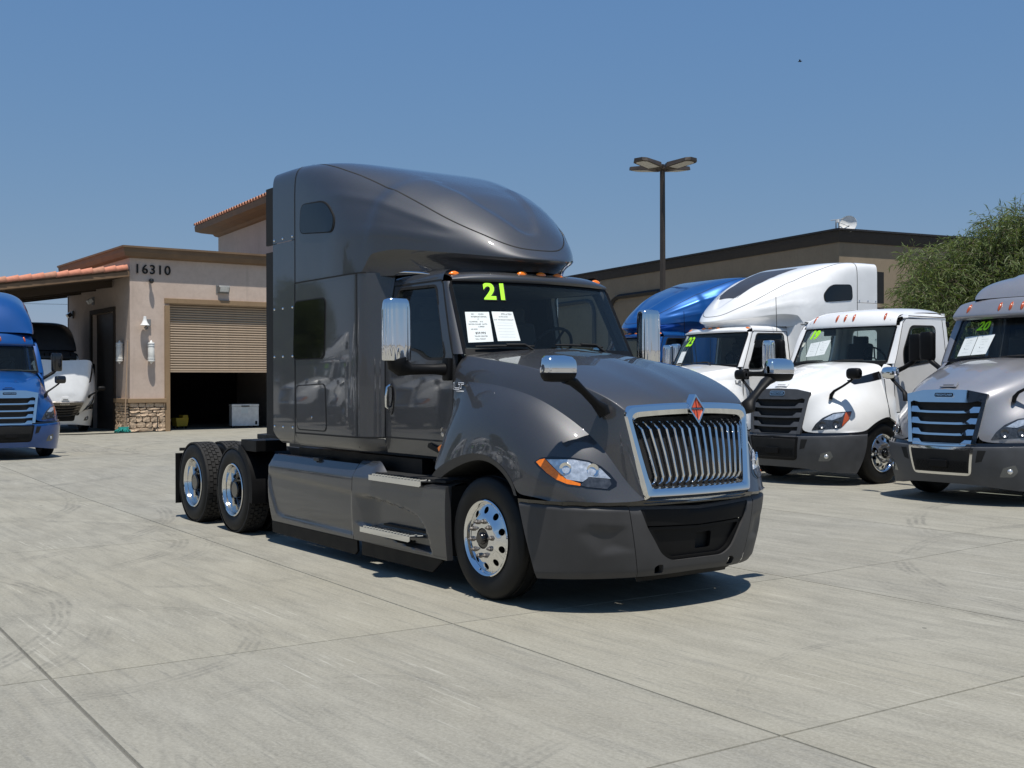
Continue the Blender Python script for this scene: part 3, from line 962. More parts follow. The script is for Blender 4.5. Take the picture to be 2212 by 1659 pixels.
for sy in (-.22, .22):
    m.tube([(.22, sy, 0), (.18, sy, .45), (-.2, sy, .46), (-.26, sy, .9)], .014, 6).tube([(-.24, sy, 0), (-.18, sy, .44)], .014, 6)
m.build('chair_frame', M['grey_metal'], ch, 60)
MB().box((0, 0, .47), (.42, .44, .03)).box((-.245, 0, .75), (.02, .44, .25)).build('seat', M['fabric'], ch)

# =================================================================== building 16330 on the right
M['taupe'] = stucco('taupe_stucco', (.235, .185, .125), (.285, .225, .155), .3)
M['navy'] = simple('near_black_fascia', (.014, .013, .014), .6)
b2 = thing('showroom_building', (-16.80, 24.56, 0), R(170), 'taupe stucco building numbered 16330 with black fascia behind the white trucks', 'building')
# local x runs along the shaded wall, local -y along the sunlit wall
ar = []
for u0, u1 in ((-.5, 5.6), (8.0, 14.6)):
    ar.append((u0, u1))
panel(MB(), [(0, 0), (30, 0), (30, 6.42), (0, 6.42)], [], lambda u, v: (u, 0, v), .8).build('wall', M['taupe'], b2)
panel(MB(), [(0, 0), (-26, 0), (-26, 6.42), (0, 6.42)], [], lambda u, v: (0, u, v), .8, flip=True).build('wall', M['taupe'], b2)
MB().box((15.1, -13.1, 6.45), (29.7, 25.7, .1)).build('flat_roof', M['navy'], b2)
g = []
for o, z in ((.03, 6.40), (.05, 6.42), (.12, 6.60), (.16, 6.75), (.26, 6.77), (.26, 6.83), (-.3, 6.83)):
    g.append([(30, o, z), (-o, o, z), (-o, -26, z)])
MB().grid(g).build('fascia', M['navy'], b2)
for u0, u1 in ((10.1, 14.75), (4.4, 8.9), (16.2, 20.6)):
    pts = [(u1, .05, 0.0), (u1, .05, 4.9), (u1 - .08, .05, 5.2), (u1 - .3, .05, 5.45), (u1 - .7, .05, 5.55), (u0 + .7, .05, 5.55), (u0 + .3, .05, 5.45), (u0 + .08, .05, 5.2), (u0, .05, 4.9), (u0, .05, 0)]
    MB().tube(pts, .13, 4, True, False, .8).build('opening_trim', M['navy'], b2)
    panel(MB(), [(u0, 0), (u1, 0), (u1, 5.3), (u0, 5.3)], [], lambda u, v: (u, .015, v), 1).build('recess_panel', M['taupe'], b2)
for i, chh in enumerate('16330'):
    text('house_digit', chh, .44, M['white_plastic'], b2, ((-.04, -.24 - i * .225, 5.53), (0, -1, 0), (0, 0, 1)), .02, .012)
ds = thing('satellite_dish', (-16.72, 24.95, 6.83), R(90), 'white satellite dish on the roof corner of the taupe building', 'satellite dish')
q = Matrix.Rotation(R(-78), 3, 'Y') @ Matrix.Rotation(R(0), 3, 'Z')
m = MB().lathe([(0, 0), (.11, .014), (.21, .05), (.27, .085), (.29, .092), (.288, .105)], (0, 0, 0), 'z', 28)
m.v = [tuple(Matrix.Rotation(R(25), 3, 'Z') @ (q @ Vector(v)) + Vector((0, 0, .16))) for v in m.v]
m.build('reflector', M['white_plastic'], ds, 50)
MB().tube([(0, 0, 0), (0, 0, .14)], .03, 8).build('mast', M['grey_metal'], ds)
MB().tube([(0, 0, .12), (-.35, .15, .25)], .015, 6).box((-.38, .16, .28), (.08, .08, .1)).build('feed_arm', M['white_plastic'], ds)
d2 = thing('antenna_mast', (-16.98, 24.62, 6.83), 0, 'short grey antenna bracket left of the satellite dish', 'antenna')
MB().tube([(0, 0, 0), (0, 0, .34)], .02, 6).tube([(.12, .0, 0), (.12, 0, .34)], .02, 6).tube([(-.14, -.1, .32), (.2, .15, .36)], .012, 6).build('antenna_frame', M['grey_metal'], d2)
# =================================================================== parking lot lamp
M['bronze'] = simple('bronze_paint', (.055, .043, .033), .55, .2)
lp = thing('parking_lamp', (-17.28, 17.04, .08), R(54), 'brown pole with four flat lamp heads above the blue truck', 'street lamp')
MB().tube([(0, 0, 0), (0, 0, 8.15)], [.095, .075], 4).build('pole', M['bronze'], lp, 20)
MB().lathe([(0, 0), (.25, 0), (.25, .5), (.22, .52), (0, .52)], (0, 0, 0), 'z', 20).build('pole_base', simple('grey_concrete_base', (.3, .29, .27), .9), lp, 40)
for k in range(4):
    hd = thing('lamp_head', (0, 0, 0), R(45 + 90 * k)); hd.parent = lp
    MB().tube([(.06, 0, 8.0), (.24, 0, 8.06)], .05, 6).build('arm', M['bronze'], hd)
    MB().prism([(.18, -.12), (.36, -.27), (1.02, -.27), (1.14, -.16), (1.14, .16), (1.02, .27), (.36, .27), (.18, .12)], 0, 1, lambda u, v, w: (u, v * (1 - .12 * w), 7.98 + .13 * (u - .16) + w * (.15 - .06 * (u - .16)))).build('lamp_housing', M['bronze'], hd)
    panel(MB(), [(.40, -.21), (.97, -.21), (1.06, -.12), (1.06, .12), (.97, .21), (.40, .21)], [], lambda u, v: (u, v, 7.973 + .13 * (u - .16)), .5, flip=True).build('lamp_lens', simple('frosted_lens', (.55, .53, .48), .5), hd)
# =================================================================== narrow-leaved tree at the right
def leaf_mat(name, c1, c2):
    m, nt, b = new_mat(name)
    oi = N(nt, 'ShaderNodeTexCoord')
    f = noise(nt, oi.outputs['Object'], 2.2, 3)
    g_ = N(nt, 'ShaderNodeTexWhiteNoise'); gm_ = N(nt, 'ShaderNodeNewGeometry')
    nt.links.new(gm_.outputs['Random Per Island'], g_.inputs['Vector'])
    f = math_n(nt, 'ADD', math_n(nt, 'MULTIPLY', f, .6), math_n(nt, 'MULTIPLY', gm_.outputs['Random Per Island'], .4))
    nt.links.new(ramp(nt, f, [(.25, c1), (.75, c2)]), b.inputs['Base Color'])
    b.inputs['Roughness'].default_value = .55
    tr_ = N(nt, 'ShaderNodeBsdfTranslucent'); tr_.inputs[0].default_value = (c2[0] * 1.4, c2[1] * 1.5, c2[2] * .7, 1)
    ms = N(nt, 'ShaderNodeMixShader'); ms.inputs[0].default_value = .28
    out = nt.nodes['Material Output']
    nt.links.new(b.outputs[0], ms.inputs[1]); nt.links.new(tr_.outputs[0], ms.inputs[2]); nt.links.new(ms.outputs[0], out.inputs[0])
    return m
M['leaf'] = leaf_mat('narrow_leaves', (.075, .115, .030), (.17, .21, .07))
M['bark'] = simple('grey_brown_bark', (.12, .095, .07), .9, 0, 0, .35, 12, .3, .8, 40)
def blade_tree(name, loc, clumps, n_leaf, label, seed, stems):
    rt_ = random.Random(seed)
    t = thing(name, loc, 0, label, 'tree')
    trk = MB()
    for pts, r0 in stems:
        trk.tube(bsp(np.array(pts), 4), list(np.linspace(r0, r0 * .3, (len(pts) - 1) * 4 + 1)), 8)
    vs_, fs = [], []
    tot = sum(c[1] ** 2 for c in clumps)
    tw_ = MB()
    for (c, r) in clumps:
        k = int(n_leaf * r * r / tot)
        nt_ = max(6, k // 9)
        r = r * rt_.uniform(.9, 1.12)
        for i in range(nt_):
            d = Vector((rt_.gauss(0, 1), rt_.gauss(0, 1), rt_.gauss(0, 1) + .25)).normalized()
            s0 = Vector(c) + d * r * rt_.uniform(.15, .82) * Vector((1, 1, .9)).length / 1.7
            ln = max(.25, r * rt_.uniform(.28, .75))
            out = (d + Vector((rt_.gauss(0, .35), rt_.gauss(0, .35), rt_.gauss(0, .3)))).normalized()
            p = s0; dirv = out
            P_ = [p]
            for j in range(5):
                dirv = (dirv + Vector((0, 0, -.13))).normalized()
                p = p + dirv * ln / 5
                P_.append(p)
            tw_.tube([P_[0], P_[2], P_[5]], [.008, .006, .003], 3, False)
            for j in range(9):
                q = P_[min(5, 1 + j // 2)] + Vector((rt_.gauss(0, .02), rt_.gauss(0, .02), rt_.gauss(0, .02)))
                ld = (dirv * .5 + Vector((rt_.gauss(0, .6), rt_.gauss(0, .6), rt_.gauss(-.25, .45)))).normalized()
                L = rt_.uniform(.13, .27); w = rt_.uniform(.009, .016)
                sd_ = ld.cross(Vector((rt_.gauss(0, 1), rt_.gauss(0, 1), rt_.gauss(0, 1)))).normalized() * w
                b0 = len(vs_)
                m_ = q + ld * L * .5 + Vector((0, 0, -.004))
                e_ = q + ld * L + Vector((0, 0, -.03))
                vs_ += [q, m_ + sd_, e_, m_ - sd_]
                fs.append((b0, b0 + 1, b0 + 2, b0 + 3))
    trk.build('trunk', M['bark'], t, 60)
    tag(tw_.build('twigs', M['bark'], t), kind='stuff')
    tag(meshobj('crown', vs_, fs, M['leaf'], t), kind='stuff')
    return t
rt_ = random.Random(11)
cl = []
# crown outline read in the wall's direction: local x along the sight line's right, local z up
rv = rt2.copy(); rv.z = 0; rv.normalize()
fv = Vector((-rv.y, rv.x, 0))
for (a, z, r) in ((-1.45, 3.3, .55), (-1.30, 4.05, .55), (-1.0, 4.75, .5), (-.95, 2.75, .7), (-.75, 3.7, .75), (-.5, 4.35, .65), (-.15, 5.05, .55), (-.05, 3.2, .9), (.05, 4.2, .85), (.45, 4.9, .75), (.7, 5.45, .55), (.8, 3.7, .95), (1.0, 4.6, .9), (1.25, 5.55, .65), (1.5, 5.0, .8), (1.7, 3.8, 1.0), (1.75, 5.75, .55), (2.3, 4.8, .9), (2.4, 3.5, 1.0), (2.2, 5.5, .6), (.3, 2.3, .9), (1.3, 2.4, 1.0), (-.55, 2.0, .7), (-1.75, 2.75, .42), (2.9, 4.2, .9), (3.1, 5.2, .6), (3.4, 3.2, .9), (3.5, 4.6, .7)):
    for dd in (-.55, .45):
        cl.append((tuple(rv * (a + rt_.uniform(-.12, .12)) + fv * (dd + rt_.uniform(-.3, .3)) + Vector((0, 0, z + rt_.uniform(-.12, .12)))), r))
stems = [([(0, 0, 0), (.05, .05, 1.2), (-.1, .1, 2.4), (-.3, .1, 3.8)], .09), ([(.15, 0, 0), (.3, .1, 1.3), (.5, .1, 2.8), tuple(rv * 1.0 + Vector((0, 0, 4.8)))], .08), ([(0, .1, 0), tuple(rv * .7 + Vector((0, 0, 1.5))), tuple(rv * 1.5 + Vector((0, 0, 3.2))), tuple(rv * 2.0 + Vector((0, 0, 5.0)))], .08), ([(0, -.1, 0), tuple(rv * -.3 + Vector((0, 0, 1.3))), tuple(rv * -.9 + Vector((0, 0, 2.6))), tuple(rv * -1.2 + Vector((0, 0, 3.6)))], .06)]
blade_tree('shoestring_acacia_tree', (-9.9, 20.9, .1), cl, 52000, 'bushy multi stem tree with narrow drooping leaves behind the silver truck', 3, stems)
HEADLAMP = [
 ('lamp_housing', [(.659, -1.175, 1.163), (.715, -1.151, 1.199), (.798, -1.113, 1.211), (.943, -1.024, 1.206), (1.035, -.948, 1.187), (1.097, -.88, 1.146), (1.137, -.827, 1.091), (1.169, -.781, 1.024), (1.169, -.784, .991), (1.143, -.833, .961), (1.041, -.97, .98), (.947, -1.055, 1.003), (.853, -1.113, 1.033), (.762, -1.149, 1.083), (.695, -1.168, 1.131)], .003, 'gloss_black'),
 ('turn_signal', [(.676, -1.17, 1.164), (.704, -1.158, 1.182), (.745, -1.141, 1.192), (.83, -1.116, 1.12), (.915, -1.077, 1.048), (1.01, -1.003, 1.012), (1.009, -1.003, .994), (.93, -1.067, 1.006), (.853, -1.113, 1.037), (.776, -1.144, 1.084), (.71, -1.163, 1.136)], .009, 'amber'),
 ('reflector', [(.759, -1.136, 1.186), (.947, -1.027, 1.192), (1.038, -.95, 1.174), (1.1, -.883, 1.125), (1.146, -.821, 1.048), (1.055, -.954, 1.063), (1.021, -.991, 1.025), (.93, -1.067, 1.04), (.865, -1.101, 1.096)], .009, 'lamp'),
 ('lower_lamp', [(1.009, -1.003, 1.0), (1.049, -.96, 1.061), (1.141, -.831, 1.046), (1.151, -.818, 1.008), (1.134, -.847, .971), (1.041, -.97, .986)], .009, 'lamp_dark'),
]
ROOF_DISH = [(-.955, -.3), (-.955, .04), (-.99, .11), (-1.13, .20), (-1.39, .33), (-1.85, .45), (-2.7, .5), (-2.7, -.3)]
ROOF_SEAM = [(-3.49, 1.04, 4.06), (-3.336, 1.035, 4.04), (-2.967, 1.03, 3.98), (-2.693, 1.0, 3.916), (-2.349, .928, 3.803), (-2.034, .88, 3.671), (-1.782, .821, 3.553), (-1.59, .766, 3.452), (-1.416, .703, 3.356), (-1.261, .631, 3.274), (-1.122, .552, 3.202), (-.977, .443, 3.126), (-.885, .352, 3.073), (-.816, .244, 3.041), (-.779, .13, 3.031), (-.774, 0, 3.03)]
# =================================================================== wheels (shared by every truck)
def ring_plate(mb, f, r0, r1, holes, step=0.03):
    """annulus with round holes in polar layout; holes = (angle, radius, hr)"""
    outer = [(r1 * math.cos(a), r1 * math.sin(a)) for a in np.linspace(0, 2 * math.pi, 64, endpoint=False)]
    hs = [[(r0 * math.cos(a), r0 * math.sin(a)) for a in np.linspace(0, 2 * math.pi, 32, endpoint=False)]]
    for a, r, hr in holes:
        hs.append([(r * math.cos(a) + hr * math.cos(b), r * math.sin(a) + hr * math.sin(b)) for b in np.linspace(0, 2 * math.pi, 14, endpoint=False)])
    return panel(mb, outer, hs, f, step, None, (0, 0.03, 0))

TY_R = 0.505
def tyre_profile(w, grooves=True):
    h = w / 2
    p = [(0.292, -h * 0.62), (0.300, -h * 0.80), (0.33, -h * 0.93), (0.40, -h * 1.0), (0.445, -h * 0.985), (0.452, -h * 0.965), (0.475, -h * 0.92), (0.492, -h * 0.80)]
    q = [(TY_R - 0.006, -h * 0.74)]
    if grooves:
        for g in (-0.48, -0.17, 0.17, 0.48):
            q += [(TY_R - 0.001, (g - 0.045) * w), (TY_R - 0.014, (g - 0.03) * w), (TY_R - 0.014, (g + 0.03) * w), (TY_R - 0.001, (g + 0.045) * w)]
        q = [x for x in q if abs(x[1]) < h * 0.78] 
    else:
        q += [(TY_R - 0.004, -h * 0.4), (TY_R - 0.003, 0), (TY_R - 0.004, h * 0.4)]
    q.append((TY_R - 0.006, h * 0.74))
    return p + q + [(r, -y) for r, y in p[::-1]]

def lug(mb, c, n=6, l=0.05, r=0.017):
    mb.lathe([(0.0, -l - 0.012), (0.008, -l - 0.012), (0.010, -l), (r * 0.8, -l), (r, -l * 0.75), (r, -l * 0.42), (r * 1.35, -l * 0.4), (r * 1.35, 0.0)], c, 'y', n)

def front_wheel(parent, x, y, s, z=TY_R):
    """s=-1 right side, +1 left; built for the right (outward = -y)"""
    w = thing('front_wheel', (x, y, z), 0 if s < 0 else math.pi)
    w.parent = parent
    mb = MB().lathe(tyre_profile(0.275), (0, 0.1375, 0), 'y', 72)
    mb.build('tyre', M['tyre'], w, 40)
    # polished rim: lip, barrel and dished disc with hand holes
    mb = MB().lathe([(0.296, 0.16), (0.302, 0.012), (0.312, 0.004), (0.314, -0.006), (0.306, -0.014), (0.296, -0.010), (0.288, 0.004), (0.276, 0.022)], (0, 0.012, 0), 'y', 72)
    def f(u, v):
        r = math.hypot(u, v)
        h = float(interp(r, [0.07, 0.168, 0.178, 0.20, 0.255, 0.278], [-0.022, -0.022, -0.018, 0.004, 0.028, 0.036]))
        return (u, h, v)
    ring_plate(mb, f, 0.085, 0.278, [(2 * math.pi * (k + 0.5) / 10, 0.228, 0.029) for k in range(10)])
    mb.build('rim', M['chrome'], w, 40)
    MB().lathe([(0.285, 0.05), (0.285, 0.2)], (0, 0, 0), 'y', 40).lathe([(0.0, 0.075), (0.285, 0.075)], (0, 0, 0), 'y', 40).build('brake_drum', M['matte_black'], w, 40)
    mb = MB().lathe([(0.0, -0.058), (0.040, -0.058), (0.047, -0.050), (0.050, -0.022), (0.075, -0.020), (0.084, -0.010), (0.088, 0.02), (0.090, 0.05)], (0, 0, 0), 'y', 32)
    mb.build('hub', M['gloss_black'], w, 40)
    first = None
    for k in range(10):
        a = 2 * math.pi * k / 10 + 0.12
        c = (0.143 * math.cos(a), -0.022, 0.143 * math.sin(a))
        if first is None:
            lm = MB(); lug(lm, (0, 0, 0), 6, 0.034, 0.0165)
            first = lm.build('lug_nut', M['steel'], w)
            first.location = c
        else:
            o = first.copy(); col.objects.link(o); o.parent = w; o.location = c
    return w

def dual_wheel(parent, x, y, s):
    w = thing('drive_wheel', (x, y, TY_R), 0 if s < 0 else math.pi)
    w.parent = parent
    if 'dual' not in CACHE:
        mb = MB().lathe(tyre_profile(0.27, False), (0, 0.135, 0), 'y', 64)
        o1 = mb.build('tyre', M['tyre'], w, 40)
        o2 = meshobj('tyre', [(a, b + 0.345, c) for a, b, c in mb.v], mb.f, M['tyre'], w, 40)
        tb = MB()
        n = 44
        for row in range(4):
            y0 = 0.135 + (row - 1.5) * 0.049
            for k in range(n):
                a = 2 * math.pi * (k + (row % 2) * 0.5) / n
                rot = Matrix.Rotation(a, 3, 'Y')
                for yy in (y0, y0 + 0.345):
                    c = rot @ Vector((0, 0, TY_R + 0.002))
                    tb.box((c.x, yy, c.z), (0.060, 0.041, 0.018), rot)
        for yy in (0.025, 0.245, 0.37, 0.59):
            tb.lathe([(TY_R - 0.012, yy - 0.016), (TY_R + 0.008, yy - 0.014), (TY_R + 0.008, yy + 0.014), (TY_R - 0.012, yy + 0.016)], (0, 0, 0), 'y', 64)
        o3 = tb.build('tread', M['tread'], w)
        o3['kind'] = 'stuff'
        mb = MB().lathe([(0.312, 0.0), (0.316, -0.008), (0.308, -0.016), (0.296, -0.012), (0.288, 0.004), (0.283, 0.03), (0.279, 0.05), (0.262, 0.075), (0.258, 0.165), (0.225, 0.175), (0.19, 0.165), (0.178, 0.16)], (0, 0.014, 0), 'y', 64)
        o4 = mb.build('rim', M['alu'], w, 40)
        mb = MB()
        ring_plate(mb, lambda u, v: (u, 0.178 if math.hypot(u, v) > 0.2 else 0.155, v), 0.12, 0.256, [(2 * math.pi * k / 10, 0.222, 0.020) for k in range(10)], 0.03)
        mb.lathe([(0.0, 0.03), (0.085, 0.03), (0.095, 0.04), (0.10, 0.14), (0.125, 0.15)], (0, 0, 0), 'y', 32)
        for k in range(10):
            a = 2 * math.pi * (k + 0.5) / 10
            lug(mb, (0.152 * math.cos(a), 0.155, 0.152 * math.sin(a)), 6, 0.05, 0.017)
        o5 = mb.build('hub', M['gloss_black'], w, 40)
        CACHE['dual'] = (o1, o2, o3, o4, o5)
    else:
        for o in CACHE['dual']:
            c = o.copy(); col.objects.link(c); c.parent = w
    return w
CACHE = {}

def chassis(root, x0, x1, axles, ycab):
    """frame rails, cross members, drive axles and fifth wheel"""
    for s in (-1, 1):
        MB().box(((x0 + x1) / 2, s * 0.43, 0.86), (x1 - x0, 0.08, 0.26)).build('frame_rail', M['frame'], root)
    for ax in axles:
        MB().tube([(ax, -0.95, 0.51), (ax, -0.35, 0.51), (ax, -0.18, 0.51), (ax, 0.18, 0.51), (ax, 0.35, 0.51), (ax, 0.95, 0.51)], [0.09, 0.09, 0.22, 0.22, 0.09, 0.09], 12).build('drive_axle', M['frame'], root, 50)
        for s in (-1, 1):
            dual_wheel(root, ax, s * 1.20, s)
    m_ = sum(axles) / 2
    MB().prism([(0.95, -0.35), (0.95, 0.35), (0.1, 0.5), (-0.5, 0.5), (-0.95, 0.24), (-0.25, 0.06), (-0.25, -0.06), (-0.95, -0.24), (-0.5, -0.5), (0.1, -0.5)], 1.06, 1.12,
               lambda u, v, w_: (m_ + 0.45 * u, v, w_)).build('fifth_wheel', M['frame'], root, None, 0.008)
    MB().tube([(0.0, -1.0, 0.52), (0.0, -0.6, 0.45), (0, 0.6, 0.45), (0.0, 1.0, 0.52)], 0.07, 8).build('front_axle', M['frame'], root, 50)

# =================================================================== high-roof conventional tractor (vertical-bar grille)
AXL = (-5.31, -6.63)
def Gx(y, z):                                  # face of the grille
    return 1.112 + (1.575 - z) * 0.19 + 0.076 * (1 - min(1, (y / 0.66) ** 2))

HOOD = [
 [(-.40, 0, 2.080), (-.46, .5, 2.065), (-.635, .955, 2.015), (-.675, 1.03, 1.90), (-.675, 1.043, 1.785), (-.67, 1.050, 1.66), (-.67, 1.056, 1.55), (-.67, 1.06, 1.48), (-.665, 1.06, 1.43)],
 [(-.30, 0, 2.066), (-.36, .5, 2.050), (-.50, .945, 1.998), (-.54, 1.025, 1.89), (-.55, 1.044, 1.783), (-.58, 1.065, 1.655), (-.65, 1.085, 1.45), (-.72, 1.11, 1.31), (-.770, 1.14, 1.20)],
 [(-.16, 0, 2.045), (-.20, .5, 2.030), (-.33, .932, 1.975), (-.35, 1.015, 1.875), (-.36, 1.042, 1.779), (-.43, 1.105, 1.665), (-.58, 1.155, 1.45), (-.69, 1.185, 1.22), (-.785, 1.205, .965)],
 [(.05, 0, 2.010), (.03, .5, 1.995), (-.05, .91, 1.940), (-.045, 1.0, 1.845), (-.04, 1.036, 1.755), (-.12, 1.125, 1.665), (-.27, 1.192, 1.47), (-.40, 1.210, 1.27), (-.555, 1.217, 1.085)],
 [(.25, 0, 1.965), (.24, .48, 1.950), (.20, .885, 1.905), (.20, .965, 1.81), (.20, 1.008, 1.712), (.12, 1.12, 1.635), (0.0, 1.198, 1.475), (-.13, 1.214, 1.32), (-.28, 1.222, 1.172)],
 [(.50, 0, 1.900), (.49, .46, 1.887), (.45, .85, 1.845), (.45, .92, 1.745), (.45, .963, 1.645), (.375, 1.095, 1.585), (.26, 1.19, 1.455), (.13, 1.214, 1.335), (.0, 1.224, 1.210)],
 [(.75, 0, 1.820), (.74, .43, 1.808), (.70, .80, 1.768), (.685, .86, 1.65), (.66, .898, 1.534), (.60, 1.045, 1.485), (.49, 1.172, 1.37), (.38, 1.212, 1.265), (.26, 1.222, 1.145)],
 [(.95, 0, 1.745), (.94, .40, 1.734), (.90, .745, 1.695), (.875, .80, 1.56), (.835, .840, 1.42), (.79, .985, 1.375), (.695, 1.135, 1.265), (.58, 1.203, 1.15), (.44, 1.218, 1.005)],
 [(1.10, 0, 1.672), (1.07, .37, 1.664), (1.03, .700, 1.630), (1.015, .745, 1.465), (.970, .783, 1.30), (.93, .935, 1.255), (.835, 1.10, 1.145), (.69, 1.185, 1.02), (.485, 1.215, .905)],
 [(1.165, 0, 1.625), (1.13, .36, 1.617), (1.085, .675, 1.588), (1.105, .70, 1.37), (1.07, .723, 1.155), (1.04, .88, 1.11), (.955, 1.045, 1.03), (.82, 1.14, .96), (.60, 1.200, .90)],
 [(1.180, 0, 1.605), (1.145, .36, 1.598), (1.108, .662, 1.568), (1.165, .636, 1.28), (1.16, .653, .985), (1.14, .79, .955), (1.07, .945, .92), (.965, 1.05, .895), (.74, 1.160, .885)],
 [(1.188, 0, 1.598), (1.153, .36, 1.590), (1.116, .655, 1.560), (1.182, .606, 1.22), (1.243, .565, .880), (1.225, .66, .868), (1.15, .85, .868), (1.03, 1.00, .868), (.80, 1.135, .868)],
]

def lt_w(x):
    x = np.asarray(x, float)
    return np.where(x > -1.95, np.sqrt(np.maximum(-(x + .70), 0)) * 1.0, interp(x, [-4.1, -2.6, -2.25, -1.95, -1.9], [1.222, 1.222, 1.185, 1.118, 1.0954]))
def lt_zl(x):
    return interp(x, [-4.1, -2.16, -1.98, -1.74, -1.5, -1.3, -1.1, -.95, -.70], [2.835, 2.835, 3.01, 3.035, 3.012, 2.985, 2.957, 2.935, 2.90])
def lt_zt(x):
    return interp(x, [-4.1, -3.6, -3.1, -2.6, -2.25, -1.9, -1.70, -1.56, -1.31, -1.18, -1.05, -.94, -.85, -.79, -.75, -.72, -.70], [4.095, 4.105, 4.09, 3.99, 3.895, 3.785, 3.70, 3.632, 3.468, 3.372, 3.262, 3.148, 3.048, 2.988, 2.952, 2.928, 2.908])
def lt_n(x):
    return interp(x, [-4.1, -3.5, -3.0, -2.31, -1.75, -1.25, -.70], [22, 15, 7.5, 3.5, 2.4, 2.1, 2.0])
def lt_roof_pt(x, th):
    n = float(lt_n(x)); w = float(lt_w(x)); a = float(lt_zl(x)); b = float(lt_zt(x))
    y = w * abs(math.cos(th)) ** (2 / n)
    z = a + (b - a) * abs(math.sin(th)) ** (2 / n)
    for ks, zs in (((-3.0, -2.635, -2.358, -2.0, -1.734, -1.494, -1.281), (3.66, 3.65, 3.603, 3.511, 3.404, 3.305, 3.211)), ((-3.0, -2.683, -2.343, -2.0, -1.747, -1.443, -1.249), (3.22, 3.242, 3.246, 3.232, 3.202, 3.145, 3.105))):
        if -3.0 < x < -1.0:
            zr = float(interp(x, ks, zs))
            d = z - zr
            k = float(sstep(-3.0, -2.4, x) * (1 - sstep(-1.45, -1.15, x)))
            y += k * 0.018 * math.exp(-(d / 0.035) ** 2) * abs(math.cos(th)) ** 0.5
    return (x, y, z)

def tumble(z):                                  # how far the cab side leans in above the belt line
    t = max(0.0, z - 2.0) / 0.7
    return 1.035 - 0.105 * t ** 1.25
def wsp(s, t, o=0.0):                           # windscreen surface
    return (-.624 - .329 * t + .2 * (1 - s * s) + o, s * (.96 - .054 * t), 2.036 + .648 * t)

